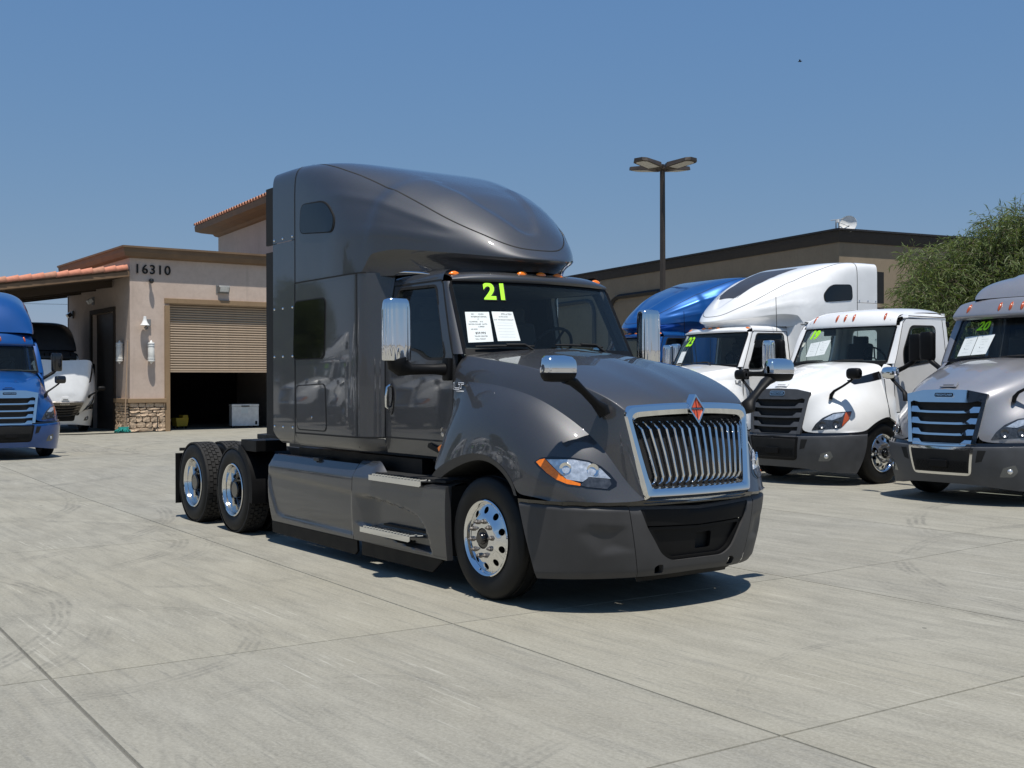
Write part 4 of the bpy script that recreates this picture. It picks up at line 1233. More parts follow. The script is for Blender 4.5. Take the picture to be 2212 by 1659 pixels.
def lt_truck(pt, label, cat, group):
    P = M[pt]
    root = thing('semi_truck', (0, 0, 0), 0, label, cat, group)
    seam = MB()
    # ---- roof fairing and its scooped underside
    xs = np.concatenate([np.linspace(-3.5, -2.2, 14), np.linspace(-2.15, -1.86, 10), np.linspace(-1.78, -1.0, 20), -.70 - .28 * (1 - np.linspace(0, 1, 22)) ** 2])
    ths = np.concatenate([np.linspace(0, .25, 5), np.linspace(.3, 1.2, 26), np.linspace(1.26, math.pi / 2, 6)])
    def roof(xs_):
        L = []
        for x in xs_:
            row = [lt_roof_pt(x, t) for t in ths]
            L.append([(a, -b, c) for a, b, c in row] + [r for r in row[::-1]][1:])
        return L
    mb = MB().grid(roof(xs))
    if ROOF_DISH:
        nv = []
        for x, y, z in mb.v:
            d_ = sdist((x, abs(y)), ROOF_DISH)
            nv.append((x, y, z - .030 * float(1 - sstep(-.05, .012, d_)) * float(sstep(-2.6, -1.7, x)) * float(z > 3.1)))
        mb.v = nv
    rb = mb.bvh()
    lip = [(x, -float(lt_w(x)), float(lt_zl(x))) for x in xs if x > -2.16]
    lip = lip + [(x, -y, z) for x, y, z in lip[::-1]]
    under = []
    for x, y, z in lip:
        k = float(sstep(-2.16, -1.85, x))
        inn = (-2.05 + (x + 2.05) * 0.90, y * (1 - 0.10 * k), 2.80)
        mid1 = (-2.05 + (x + 2.05) * 0.985, y * (1 - 0.018 * k), z - 0.03 * k)
        mid2 = (-2.05 + (x + 2.05) * 0.92, y * (1 - 0.095 * k), z * .55 + 2.80 * .45)
        under.append([(x, y, z), mid1, mid2, inn])
    mb.grid(bsp(np.swapaxes(np.array(under), 0, 1), 3), flip=False)
    mb.build('roof_fairing', P, root, 50)
    # ---- rear side extenders (two stacked panels each side) + rear wall
    for s in (-1, 1):
        m = MB()
        def ext(z0, z1, xa, xb, n=14):
            g = []
            for z in np.linspace(z0, z1, n):
                row = []
                for x in np.linspace(xa, xb, 6):
                    row.append((x, -1.222 - 0.004 * math.sin((x - xa) / (xb - xa) * math.pi), z))
                g.append(row)
            return g
        # upper panel follows the roof section
        L = []
        for x in np.linspace(-4.06, -3.506, 6):
            L.append([(a, -b, c) for a, b, c in [lt_roof_pt(x, t) for t in ths] if c > 3.335])
        k = min(len(r) for r in L)
        L = [[(r[0][0], r[0][1], 3.30)] + r[-k:] for r in L]
        mm = MB().grid(L)
        mm.side(s).build('side_extender', P, root, 50)
        mm = MB().grid([[(x, -1.222, z) for x in np.linspace(-4.06, -3.506, 5)] for z in np.linspace(1.25, 3.292, 9)])
        mm.grid([[(x + (0.10 * (1 - t) if x < -3.8 else 0.0), -1.222 + 0.07 * (1 - t) ** 2, 1.12 + .13 * t) for x in np.linspace(-4.06, -3.506, 5)] for t in np.linspace(0, 1, 5)])
        mm.side(s).build('side_extender', P, root, 50)
        for zz in (1.30, 2.06, 2.58, 3.335):
            for xx in (-4.02, -3.80, -3.56):
                MB().lathe([(0, -.010), (.009, -.009), (.014, 0)], (xx, 1.224 * s, zz), 'y', 8, -s).build('rivet', M['chrome'], root, 60)
        # black rubber extension behind
        for z0, z1 in ((1.20, 3.22), (3.30, 3.93)):
            MB().box((-4.16, s * 1.195, (z0 + z1) / 2), (0.22, 0.03, z1 - z0)).build('rubber_extender', M['matte_black'], root)
    MB().box((-3.62, 0, 2.45), (0.06, 2.38, 2.6)).build('rear_wall', P, root)
    # ---- sleeper and cab shell
    plan = [(-3.5, 1.222), (-3.2, 1.224), (-2.7, 1.224), (-2.25, 1.222), (-2.13, 1.212), (-2.04, 1.185), (-1.975, 1.13), (-1.935, 1.07), (-1.905, 1.040)]
    pl = bsp(np.array(plan), 4)
    for s in (-1, 1):
        m = MB()
        g = []
        for z in np.concatenate([np.linspace(1.25, 2.0, 6), np.linspace(2.05, 2.83, 9)]):
            g.append([(x, -(y - (1.035 - tumble(z)) * float(sstep(-2.06, -1.91, x))), z) for x, y in pl])
        m.grid(g)
        g = []
        for t in np.linspace(0, 1, 5):
            z = 1.24 - .125 * t
            g.append([(x, -y + 0.06 * t * t, z) for x, y in pl])
        m.grid(g, flip=True)
        cb = m.bvh()
        m.side(s).build('sleeper_side', P, root, 50)
        sm = MB()
        # privacy windows
        f = lambda u, v: (u, -1.230, v)
        w1 = rpoly([(-3.36, 3.345), (-2.63, 3.285), (-2.60, 3.42), (-2.79, 3.605), (-3.33, 3.64)], [.09, .12, .1, .14, .09])
        w2 = rpoly([(-3.53, 2.03), (-2.81, 2.03), (-2.78, 2.63), (-3.50, 2.63)], .08)
        def fr_(u, v):
            l, n, i, d = rb.find_nearest(Vector((u, -1.22, v)))
            return (u, l.y - 0.010, v)
        def grow(poly, d):
            c = (sum(p[0] for p in poly) / len(poly), sum(p[1] for p in poly) / len(poly))
            return [(c[0] + (p[0] - c[0]) * (1 + d / abs(Vector(p).to_2d().length and math.hypot(p[0] - c[0], p[1] - c[1]))), c[1] + (p[1] - c[1]) * (1 + d / math.hypot(p[0] - c[0], p[1] - c[1]))) for p in poly]
        for poly, ff in ((w1, fr_), (w2, f)):
            a = panel(MB(), grow(poly, 0.018), [], lambda u, v: (u, ff(u, v)[1] + 0.003, v), .1, (0, .02, 0))
            so = a.side(s).build('window_seal', M['matte_black'], root, 40)
            panel(MB(), poly, [], lambda u, v: (u, ff(u, v)[1] - 0.002, v), .1, (0, .01, 0)).side(s).build('privacy_window', M['glass_dark'], root, 40)
        # luggage door
        hd = rpoly([(-3.45, 1.285), (-2.76, 1.285), (-2.79, 1.765), (-3.48, 1.745)], .07)
        a = MB()
        lp = [Vector((u, -1.226, v)) for u, v in hd] + [Vector((hd[0][0], -1.226, hd[0][1]))]
        strip(a, lp, 0.011, None, 0.0, (0, -1, 0))
        panel(MB(), grow(hd, -0.012), [], lambda u, v: (u, -1.2285, v), .2, (0, .006, 0)).side(s).build('luggage_door', P, root, 30)
        a.side(s).build('door_seam', M['matte_black'], root)
        MB().lathe([(0, -.006), (.012, -.006), (.014, 0)], (-3.10, s * 1.229, 1.42), 'y', 10, -s).build('lock', M['chrome'], root)
        for zz in (1.50, 1.62):
            pass
        # seams
        strip(sm, [(-3.503, -1.223, z) for z in np.linspace(1.13, 2.835, 8)], 0.014, None, .004, (0, -1, 0))
        strip(sm, [lt_roof_pt(-3.503, t)[0:1] + (-lt_roof_pt(-3.503, t)[1],) + lt_roof_pt(-3.503, t)[2:] for t in ths], 0.014, rb, .003)
        strip(sm, [(x, -y, 2.832) for x, y in pl[:22]], 0.014, None, .004, (0, -1, 0))
        strip(sm, [(x, -y, 1.247) for x, y in pl], 0.012, cb, .004, (0, -1, 0))
        strip(sm, [(-2.14, -1.213, z) for z in np.linspace(1.12, 2.83, 12)], 0.009, cb, .004, (0, -1, 0))
        pts = ROOF_SEAM
        strip(sm, bsp(np.array([(a, -b, c) for a, b, c in pts]), 4), 0.011, rb, .003)
        sm.side(s).build('panel_seam', M['matte_black'], root)
    # ---- cab: door with window opening, pillars, roof
    for s in (-1, 1):
        d = thing('door', (0, 0, 0)); d.parent = root
        fm = lambda u, v: (u, -tumble(v), v)
        dout = [(-1.895, 1.255), (-.785, 1.255), (-.70, 1.43), (-.70, 2.0), (-1.015, 2.665), (-1.06, 2.70), (-1.895, 2.70)]
        dwin = rpoly([(-1.80, 2.09), (-1.42, 2.085), (-1.30, 2.06), (-1.14, 1.985), (-.86, 1.985), (-.84, 2.03), (-1.11, 2.62), (-1.15, 2.655), (-1.80, 2.665)], [.05, .12, .12, .12, .03, .03, .06, .05, .06])
        panel(MB(), dout, [dwin], fm, .07, (0, .05, 0)).side(s).build('door_panel', P, d, 40)
        panel(MB(), dwin, [], lambda u, v: (u, -tumble(v) + .018, v), .1).side(s).build('door_window', M['glass_door'], d, 60)
        sl = MB()
        strip(sl, [fm(*p) for p in dwin] + [fm(*dwin[0])], 0.024, None, .003, (0, -1, 0.15))
        sl.side(s).build('window_seal', M['matte_black'], d)
        sl = MB()
        strip(sl, [fm(*p) for p in densify(dout, .1)] + [fm(*dout[0])], 0.016, None, .003, (0, -1, 0.1))
        sl.side(s).build('door_seam', M['matte_black'], d)
        h = MB(); panel(h, [(-1.785 + .055 * math.cos(a) * (1 + .0 * a), 1.62 + .15 * math.sin(a)) for a in np.linspace(0, 2 * math.pi, 24, endpoint=False)], [], lambda u, v: (u, -1.044, v), .1, (0, .02, 0))
        h.side(s).build('handle_bezel', M['gloss_black'], d, 40)
        MB().tube([(-1.815, -1.045, 1.53), (-1.812, -1.075, 1.55), (-1.80, -1.083, 1.64), (-1.792, -1.075, 1.73), (-1.79, -1.046, 1.75)], .0145, 8).side(s).build('door_handle', M['chrome'], d, 60)
        # cab step lamp and lower sill under the door
        MB().grid([[(x, -1.035 + .03 * t, 1.25 - .14 * t) for x in np.linspace(-1.905, -.68, 5)] for t in (0, .5, 1)], flip=True).side(s).build('door_sill', P, root, 40)
        panel(MB(), rpoly([(-1.12, 1.19), (-.86, 1.13), (-.84, 1.165), (-1.10, 1.235)], .02), [], lambda u, v: (u, -1.045, v), .1, (0, .02, 0)).side(s).build('step_lamp', M['black'], root)
        panel(MB(), rpoly([(-.885, 1.20), (-.81, 1.10), (-.78, 1.15), (-.80, 1.24)], .02), [], lambda u, v: (u, -1.085, v), .1, (0, .03, 0)).side(s).build('side_marker_lamp', M['amber'], root)
        # A pillar
        g = []
        for t in np.linspace(-.02, 1.0, 10):
            a = Vector(wsp(-1.0, t)); z = a.z
            b = Vector((-.70 - .315 * max(0, (z - 2.0) / .665), -tumble(z), z))
            mid = (a + b) / 2 + Vector((.012, -.02, 0))
            g.append([b, mid, a])
        MB().grid(bsp(np.swapaxes(np.array([[tuple(p) for p in r] for r in g]), 0, 1), 3), flip=True).side(s).build('a_pillar', P, root, 60)
        # roof rail
        g = [[(x, -tumble(2.70), 2.70), (x, -.925, 2.745), (x, -.895, 2.785), (x, -.84, 2.805)] for x in np.linspace(-1.03, -1.92, 6)]
        MB().grid(bsp(np.swapaxes(np.array(g), 0, 1), 3)).side(s).build('roof_rail', P, root, 60)
    g = []
    for s_ in np.linspace(-1, 1, 25):
        x0 = wsp(s_ * .985, 1.0)[0]; y = s_ * .895
        e = -.035 * abs(s_) ** 6
        g.append([(x0 + .02, y * 1.012, 2.684), (x0 + .036, y * 1.01, 2.712 + e * .3), (x0 + .015, y, 2.75 + e), (x0 - .05, y * .995, 2.778 + e), (x0 - .16, y * .985, 2.797 + e), (x0 - .6, y * .98, 2.812 + e * .5), (-1.95, y * .98, 2.82)])
    cr = MB().grid(bsp(np.swapaxes(bsp(np.array(g), 1), 0, 1), 3), flip=True)
    cr.build('cab_roof', P, root, 50)
    crb = cr.bvh()
    for yy in (-.828, -.206, 0, .206, .828):
        l, n, i, dd = crb.find_nearest(Vector((-.80 - .2 * (yy / .83) ** 2, yy, 2.757)))
        if n.z < 0: n = -n
        o = MB().lathe([(0, .026), (.25, .024), (.6, .018), (.9, .006), (1.0, -.004)], (0, 0, 0), 'z', 20).build('clearance_lamp', M['amber'], root, 60)
        o.data.transform(Matrix.Diagonal((.030, .058, 1, 1)))
        o.location = l; o.rotation_euler = n.to_track_quat('Z', 'X').to_euler()
        tx = Vector((0, 1, 0)); ty = n; 
        xax = tx.cross(ty).normalized()
        o.rotation_euler = Matrix((( xax.x, tx.x, n.x), (xax.y, tx.y, n.y), (xax.z, tx.z, n.z))).to_euler()
    # drip visor / aerial bracket at the roof corner
    MB().tube([(-1.72, -1.03, 2.79), (-1.60, -1.06, 2.80), (-1.45, -1.06, 2.795), (-1.30, -1.0, 2.78), (-1.22, -.96, 2.765)], [.01, .022, .026, .022, .012], 10, True, False, .5).build('aerial_mount', M['chrome'], root, 60)
    # ---- windscreen
    g = [[wsp(s_, t) for s_ in np.linspace(-.985, .985, 25)] for t in np.linspace(-.05, .985, 9)]
    MB().grid(g, flip=True).build('windscreen', M['glass'], root, 60)
    sl = MB()
    loop = [wsp(-1, t) for t in np.linspace(-.03, .93, 10)] + [wsp(-.985, .975)] + [wsp(s_, .99) for s_ in np.linspace(-.95, .95, 24)] + [wsp(.985, .975)] + [wsp(1, t) for t in np.linspace(.93, -.03, 10)]
    strip(sl, loop, .045, None, .004, (.85, 0, .4))
    strip(sl, [wsp(s_, -.01) for s_ in np.linspace(-1, 1, 25)], .09, None, .004, (.85, 0, .4))
    sl.build('windscreen_seal', M['black'], root, 60)
    for a, b, c in ((wsp(-.92, .06), wsp(-.36, .07), wsp(-.39, -.03)), (wsp(-.125, .095), wsp(.493, .08), wsp(.45, -.03))):
        w = thing('wiper', (0, 0, 0)); w.parent = root
        off = Vector((.03, 0, .012))
        a, b, c = Vector(a) + off, Vector(b) + off, Vector(c) + off
        MB().tube([a, a * .7 + b * .3 + Vector((.014, 0, .004)), a * .3 + b * .7 + Vector((.014, 0, .004)), b], [.008, .013, .013, .008], 6).build('blade', M['matte_black'], w)
        MB().tube([a * .5 + b * .5 + Vector((.02, 0, .016)), b * .8 + a * .2 + Vector((.03, 0, .016)), c + Vector((.02, .05, 0))], [.012, .011, .012], 6).build('arm', M['matte_black'], w)
    # ---- interior
    MB().grid([[(-.68, y, 2.00), (-.80, y, 2.075), (-1.02, y, 2.09), (-1.1, y, 1.99), (-1.12, y, 1.5)] for y in np.linspace(-.95, .95, 7)]).build('dashboard', M['dash'], root, 40)
    MB().box((-1.6, 0, 1.32), (1.9, 1.96, .06)).build('cab_floor', M['interior'], root)
    MB().box((-2.35, 0, 2.1), (.04, 2.0, 1.5)).build('sleeper_curtain', M['interior'], root)
    MB().box((-1.6, 0, 2.66), (1.3, 1.7, .03)).build('headliner', M['interior'], root)
    for s in (-1, 1):
        st = thing('seat', (0, 0, 0)); st.parent = root
        MB().box((-1.62, s * .50, 1.74), (.5, .52, .16)).build('seat_cushion', M['fabric'], st, 40, .05, 3)
        MB().box((-1.90, s * .50, 2.08), (.15, .50, .62), Matrix.Rotation(R(-8), 3, 'Y')).build('seat_back', M['fabric'], st, 40, .06, 3)
        MB().box((-1.95, s * .50, 2.45), (.10, .28, .18)).build('head_rest', M['fabric'], st, 40, .04, 3)
    cw = Vector((-1.10, .36, 2.10)); q = Matrix.Rotation(R(-58), 3, 'Y')
    sw = MB().tube([cw + q @ Vector((.225 * math.cos(a), .225 * math.sin(a), 0)) for a in np.linspace(0, 2 * math.pi, 28, endpoint=False)], .016, 8, False, True)
    for a in (0.3, math.pi - .3, math.pi * 1.5):
        sw.tube([cw, cw + q @ Vector((.22 * math.cos(a), .22 * math.sin(a), 0))], .012, 6)
    sw.build('steering_wheel', M['black'], root, 60)
    # ---- hood and fenders
    net = []
    for r in HOOD:
        q_ = [np.array(p, float) for p in r]
        q_ = q_[:2] + [q_[2] * .93 + q_[1] * .07, q_[2], q_[2] * .93 + q_[3] * .07, q_[3], q_[4] * .90 + q_[3] * .10, q_[4], q_[4], q_[4] * .88 + q_[5] * .12] + q_[5:]
        net.append([(p[0], -p[1], p[2]) for p in q_])
    S = surf(net, 5, 4)
    full = np.concatenate([S[:, ::-1], (S * np.array([1, -1, 1]))[:, 1:]], axis=1)
    hb = MB().grid(full, flip=False)
    bv = hb.bvh()
    # raised centre rib of the bonnet
    hb2 = []
    for x, y, z in hb.v:
        k = float(sstep(-.2, .5, x)) * (1 - float(sstep(1.0, 1.17, x)))
        z += .014 * k * (math.exp(-((abs(y) - .05) / .06) ** 2)) - .010 * k * math.exp(-((abs(y) - .24 + .05 * x) / .05) ** 2) * float(z > 1.6)
        hb2.append((x, y, z))
    hb.v = hb2
    bv = hb.bvh()
    hb.build('bonnet', P, root, 60)
    CACHE['hoodbvh'] = bv
    for s in (-1, 1):
        # wheel arch flare and liner
        lipc = [(-.785, 1.205, .965), (-.70, 1.21, 1.03), (-.53, 1.217, 1.10), (-.27, 1.222, 1.178), (.0, 1.224, 1.21), (.26, 1.222, 1.145), (.445, 1.218, 1.0), (.487, 1.215, .89)]
        inn = [(-.66, 1.19, .955), (-.60, 1.19, .99), (-.46, 1.195, 1.045), (-.24, 1.20, 1.118), (.0, 1.20, 1.155), (.22, 1.20, 1.095), (.385, 1.20, .975), (.425, 1.20, .89)]
        A = bsp(np.array(lipc), 5); B = bsp(np.array(inn), 5)
        C_ = B * np.array([1, 0, 1]) + np.array([0, .62, 0])
        g = np.stack([A + np.array([0, .002, 0]), (A + B) / 2 + np.array([0, .004, 0]), B], 0) * np.array([1, -1, 1])
        MB().grid(g, flip=True).side(s).build('wheel_arch', M['grey_flat'] if pt == 'grey' else M['slate'], root, 40)
        MB().grid(np.stack([B, C_], 0) * np.array([1, -1, 1]), flip=True).side(s).build('arch_liner', M['matte_black'], root, 60)
        panel(MB(), [(-.66, .5), (-.66, 1.4), (.4, 1.4), (.4, .5)], [], lambda u, v: (u, -.62, v), .5).side(s).build('arch_liner', M['matte_black'], root)
        # headlamp, laid on the fender
        hl = thing('headlight', (0, 0, 0)); hl.parent = root
        hn = Vector((.72, -.68, .12)).normalized()
        hu = Vector((0, 0, 1)).cross(hn).normalized()
        hv = hn.cross(hu)
        ho = Vector((.95, -1.02, 1.08))
        def onh(off):
            def f(u, v):
                p = ho + hu * u + hv * v
                l, n, i, dd = bv.ray_cast(p + hn * .6, -hn, 1.5)
                if l is None:
                    l, n, i, dd = bv.find_nearest(p)
                return l + hn * off
            return f
        def proj(pts):
            return [((Vector(p) - ho).dot(hu), (Vector(p) - ho).dot(hv)) for p in pts]
        for nm, pts, off, mt in HEADLAMP:
            panel(MB(), proj(pts), [], onh(off), .035, tuple(-hn * .02)).side(s).build(nm, M[mt], hl, 50)
        for c_ in ((.90, -1.06, 1.12), (1.06, -.925, 1.115)):
            l_ = onh(.011)(*proj([c_])[0])
            o = MB().lathe([(0, -.012), (.020, -.010), (.036, .004), (.046, .012), (.049, 0)], (0, 0, 0), 'z', 18).build('reflector_bowl', M['chrome'], hl, 60)
            o.location = (l_.x, l_.y * (1 if s < 0 else -1), l_.z)
            o.rotation_euler = Vector((hn.x, hn.y * (1 if s < 0 else -1), hn.z)).to_track_quat('Z', 'Y').to_euler()
        # bumper corner strip between bonnet and bumper
        g = [[(x, -y, .872) for x, y in BUMP_TOP], [(x - .02, -y + .02, .83) for x, y in BUMP_TOP]]
        MB().grid(g).side(s).build('bumper_gap_trim', M['gloss_black'], root)
    # ---- grille
    gr = thing('grille', (0, 0, 0)); gr.parent = root
    def trap(tw, bw, zt, zb, r, n=8, crown=.02):
        pts = [(-bw, zb), (bw, zb), (tw, zt), (-tw, zt)]
        lp = densify(rpoly(pts, r, n), .05)
        return lp
    rings = []
    base = rpoly([(-.562, .850), (.562, .850), (.668, 1.585), (-.668, 1.585)], [.03, .03, .09, .09], 8)
    base = densify(base, .06)
    zc = 1.22
    def ring(dx, dzt, dzb, dep, depb=None):
        o = []
        d0 = dep
        for y, z in base:
            dep = d0 if depb is None else d0 + (depb - d0) * float(1 - sstep(.86, .95, z))
            hw = .562 + (.668 - .562) * (z - .85) / .735
            y2 = y * (hw - dx) / hw
            z2 = (z - zc) * ((1.585 - dzt - zc) / (1.585 - zc)) + zc if z > zc else zc - (zc - z) * ((zc - .85 - dzb) / (zc - .85))
            z2 += .025 * (1 - (y / .67) ** 2) * float(z > zc) * (z - zc) / .36
            o.append((Gx(y2, z2) + dep, y2, z2))
        return o
    g = [ring(-.004, -.004, -.004, -.05), ring(0, 0, 0, .004, -.070), ring(.008, .010, .052, .020, .016), ring(.040, .046, .086, .024, .022), ring(.052, .060, .100, .014, .016), ring(.066, .085, .118, -.004), ring(.072, .092, .125, -.07)]
    MB().grid(np.array(g), cv=True, flip=True).build('grille_surround', M['chrome'], gr, 35)
    panel(MB(), [(-.50, .97), (.50, .97), (.585, 1.50), (-.585, 1.50)], [], lambda u, v: (Gx(u, v) - .085, u, v), .12).build('grille_screen', M['matte_black'], gr, 60)
    for k in range(15):
        f_ = (k - 7) / 7
        pts = []
        for t in (0, .045, .13, .5, .87, .955, 1):
            z = 1.475 - .485 * t
            hw = .575 - .09 * t - .035
            y = f_ * hw
            dep = {0: -.065, .045: -.03, .13: .012, .5: .020, .87: .016, .955: -.012, 1: -.05}[t]
            pts.append((Gx(y, z) + dep, y, z))
        g = []
        for x, y, z in pts:
            g.append([(x - .045, y - .0085, z), (x - .012, y - .0085, z), (x, y - .003, z), (x, y + .003, z), (x - .012, y + .0085, z), (x - .045, y + .0085, z)])
        MB().grid(g).build('grille_bar', M['chrome'], gr, 20)
    # emblem
    em = thing('emblem', (0, 0, 0)); em.parent = root
    ex = 1.215
    fe = lambda d: (lambda u, v: (ex + d - (v - 1.56) * .16, u, v))
    dia = lambda w, h: [(0, 1.562 - h), (w, 1.562), (0, 1.562 + h), (-w, 1.562)]
    panel(MB(), rpoly(dia(.086, .118), .010), [rpoly(dia(.070, .095), .004)], fe(.022), .2, (-.07, 0, .0)).build('diamond_frame', M['chrome'], em)
    panel(MB(), dia(.072, .097), [], fe(.012), .2).build('diamond_face', M['orange'], em)
    bk = MB()
    for a, b, w in (((0, -.09), (0, .09), .007), ((-.066, -.0), (.066, .0), .016), ((-.03, -.06), (-.03, -.012), .004), ((.03, .012), (.03, .06), .004)):
        strip(bk, [fe(.0)(a[0], 1.562 + a[1]), fe(.0)(b[0], 1.562 + b[1])], w, None, .0145, (1, 0, .16))
    bk.build('diamond_lines', M['gloss_black'], em)
    text('maker_name', 'INTERNATIONAL', .0160, M['chrome'], em, (fe(.0165)(0, 1.562), (0, 1, 0), (-.16, 0, 1)), .001)
    MB().prism([(-.028, 1.60), (.028, 1.60), (.03, 1.70), (-.03, 1.70)], 0, 1, lambda u, v, w: (1.21 - .17 * (v - 1.60) / .1 * (1) - .05 * w, u, v - .02 * w - .03)).build('emblem_base', M['chrome'], em, None, .01)
    # LT badge and engine badge
    for s in (-1, 1):
        r_ = (1, 0, 0) if s < 0 else (-1, 0, 0)
        lw = [(0, 0), (.095, 0), (.095, .018), (.024, .018), (.024, .062), (0, .062)]
        tw = [(.078, .062), (.078, .044), (.104, .044), (.104, .010), (.128, .010), (.128, .044), (.165, .044), (.165, .062)]
        bo, bi = MB(), MB()
        for pp in (lw, tw):
            fb = lambda u, v: ((-.64 + u) if s < 0 else (-.475 - u), s * 1.074, 1.712 + v)
            panel(bo, pp, [], fb, .2, (0, -s * .02, 0), flip=s > 0)
            cx_ = sum(p[0] for p in pp) / len(pp); cy_ = sum(p[1] for p in pp) / len(pp)
            fb2 = lambda u, v: ((-.64 + u) if s < 0 else (-.475 - u), s * 1.0755, 1.712 + v)
            ins = {0: [(.005, .005), (.090, .005), (.090, .013), (.019, .013), (.019, .057), (.005, .057)]}.get(0 if pp is lw else 1, [(.083, .057), (.083, .049), (.109, .049), (.109, .015), (.123, .015), (.123, .049), (.160, .049), (.160, .057)])
            panel(bi, ins, [], fb2, .2, None, flip=s > 0)
        bo.build('model_badge', M['chrome'], root)
        bi.build('model_badge_inlay', M['black'], root)
        MB().box((-.558, s * 1.066, 1.700), (.165, .012, .008)).build('badge_underline', M['chrome'], root)
        cb_ = MB()
        pa = [(-.905, 1.36), (-.895, 1.335), (-.862, 1.375), (-.885, 1.382)]
        pb = [(-.90, 1.325), (-.882, 1.335), (-.872, 1.322), (-.845, 1.325), (-.85, 1.30), (-.875, 1.296), (-.893, 1.31)]
        for pp in (pa, pb):
            panel(cb_, pp, [], lambda u, v: (u, -1.040, v), .2, (0, .006, 0))
        cb_.side(s).build('engine_badge', M['chrome'], root)
    # ---- bumper: two wrapped ends and a centre section with a recessed lower grille
    def bump_pt(k, v):
        """k 0..1 from wheel arch to centre, v 0 bottom..1 top"""
        n = len(BUMP_TOP) - 1
        tp = bsp(np.array(BUMP_TOP), 8); bt = bsp(np.array(BUMP_BOT), 8)
        i = k * (len(tp) - 1); a = int(min(i, len(tp) - 2)); fr = i - a
        T = tp[a] * (1 - fr) + tp[a + 1] * fr; B_ = bt[a] * (1 - fr) + bt[a + 1] * fr
        zt = .862 - .06 * k ** 1.5; zb = .262 + .03 * k
        w = v
        bul = .018 * math.sin(math.pi * min(1, v * 1.0))
        q = B_ * (1 - w) + T * w
        nx, ny = (q[0] - .2), q[1] * .55
        L_ = math.hypot(nx, ny)
        edge = -.030 * float(sstep(.93, 1.0, v)) - .02 * float(1 - sstep(0, .08, v))
        d = bul + edge
        return (q[0] + nx / L_ * d, -(q[1] + ny / L_ * d), zb + (zt - zb) * v)
    def bump_uv(u, v, press=None):
        return bump_pt(u, v)
    KS = .60
    fogp = [(.35, .62), (.40, .72), (.56, .70), (.57, .40), (.42, .36)]
    vv = np.concatenate([np.linspace(0, .1, 4), np.linspace(.14, .88, 24), np.linspace(.91, 1, 6)])
    g = []
    for k in np.linspace(0.0, KS - .004, 44):
        row = []
        for v in vv:
            p = bump_pt(k, v)
            sd_ = sdist((k * 1.2, v), [(a * 1.2, b) for a, b in fogp])
            d = -.020 * float(1 - sstep(-.10, .05, sd_))
            row.append((p[0] + d, p[1] + d * -.4, p[2]))
        g.append(row)
    zz = [(p[-1][0] - .09, p[-1][1] + .05 * (1 if True else 0), p[-1][2] - .004) for p in g]
    g = [r + [q] for r, q in zip(g, zz)]
    for s in (-1, 1):
        MB().grid(g).side(s).build('bumper_end', M['grey_flat'] if pt == 'grey' else M['slate'], root, 40)
    def cmap(u, v):                             # u -1..1 across the centre, v 0..1
        k = 1 - abs(u) * (1 - KS)
        x, y, z = bump_pt(k, v)
        return (x, y if u < 0 else -y, z)
    op = rpoly([(-.62, .30), (-.46, .20), (.46, .20), (.62, .30), (.80, .70), (.86, .985), (-.86, .985), (-.80, .70)], [.1, .1, .1, .1, .05, 0, 0, .05])
    tow = [rpoly([(s * .74, .03), (s * .60, .03), (s * .60, .155), (s * .68, .155), (s * .74, .12)], .02) for s in (-1, 1)]
    cen = [(-1, 0), (1, 0), (1, 1), (.87, 1), (.86, .99), (-.86, .99), (-.87, 1), (-1, 1)]
    op2 = [(a, min(b, .955)) for a, b in op]
    panel(MB(), [(-1, 0), (1, 0), (1, 1), (-1, 1)], [op2] + tow, cmap, .045, (-.05, 0, 0)).build('bumper_centre', M['grey_flat'] if pt == 'grey' else M['slate'], root, 40)
    panel(MB(), [(-.9, -.1), (.9, -.1), (.9, 1), (-.9, 1)], [], lambda u, v: (cmap(u, min(1, max(0, v)))[0] - .10,) + tuple(cmap(u, v)[1:]), .12).build('bumper_backing', M['matte_black'], root)
    up_ = rpoly([(-.80, .72), (.80, .72), (.86, .95), (-.86, .95)], .03)
    panel(MB(), up_, [], lambda u, v: (cmap(u, v)[0] - .006 - .02 * (1 - v),) + tuple(cmap(u, v)[1:]), .06, (-.05, 0, 0)).build('bumper_upper_trim', M['black'], root, 40)
    lg = rpoly([(-.56, .33), (-.42, .25), (.42, .25), (.56, .33), (.72, .66), (-.72, .66)], .05)
    lh = [rpoly([(-.02, .33), (.24, .33), (.24, .58), (-.02, .58)], .03)]
    panel(MB(), lg, lh, lambda u, v: (cmap(u, v)[0] - .045,) + tuple(cmap(u, v)[1:]), .06, (-.03, 0, 0)).build('lower_grille', M['black'], root, 40)
    panel(MB(), rpoly([(-.61, .30), (-.45, .21), (.45, .21), (.61, .30), (.79, .70), (-.79, .70)], .05), [lg], lambda u, v: (cmap(u, v)[0] - .02,) + tuple(cmap(u, v)[1:]), .06, (-.03, 0, 0)).build('lower_grille_frame', M['black'], root, 40)
    g = []
    for u in np.linspace(-.98, .98, 25):
        p = cmap(u, 0); e = 1 - abs(u) ** 4
        g.append([(p[0] - .03, p[1], p[2] + .01), (p[0] - .06, p[1], p[2] - .045 * e), (p[0] - .30, p[1] * .96, p[2] - .06 * e)])
    MB().grid(g).build('air_dam', M['black'], root, 40)
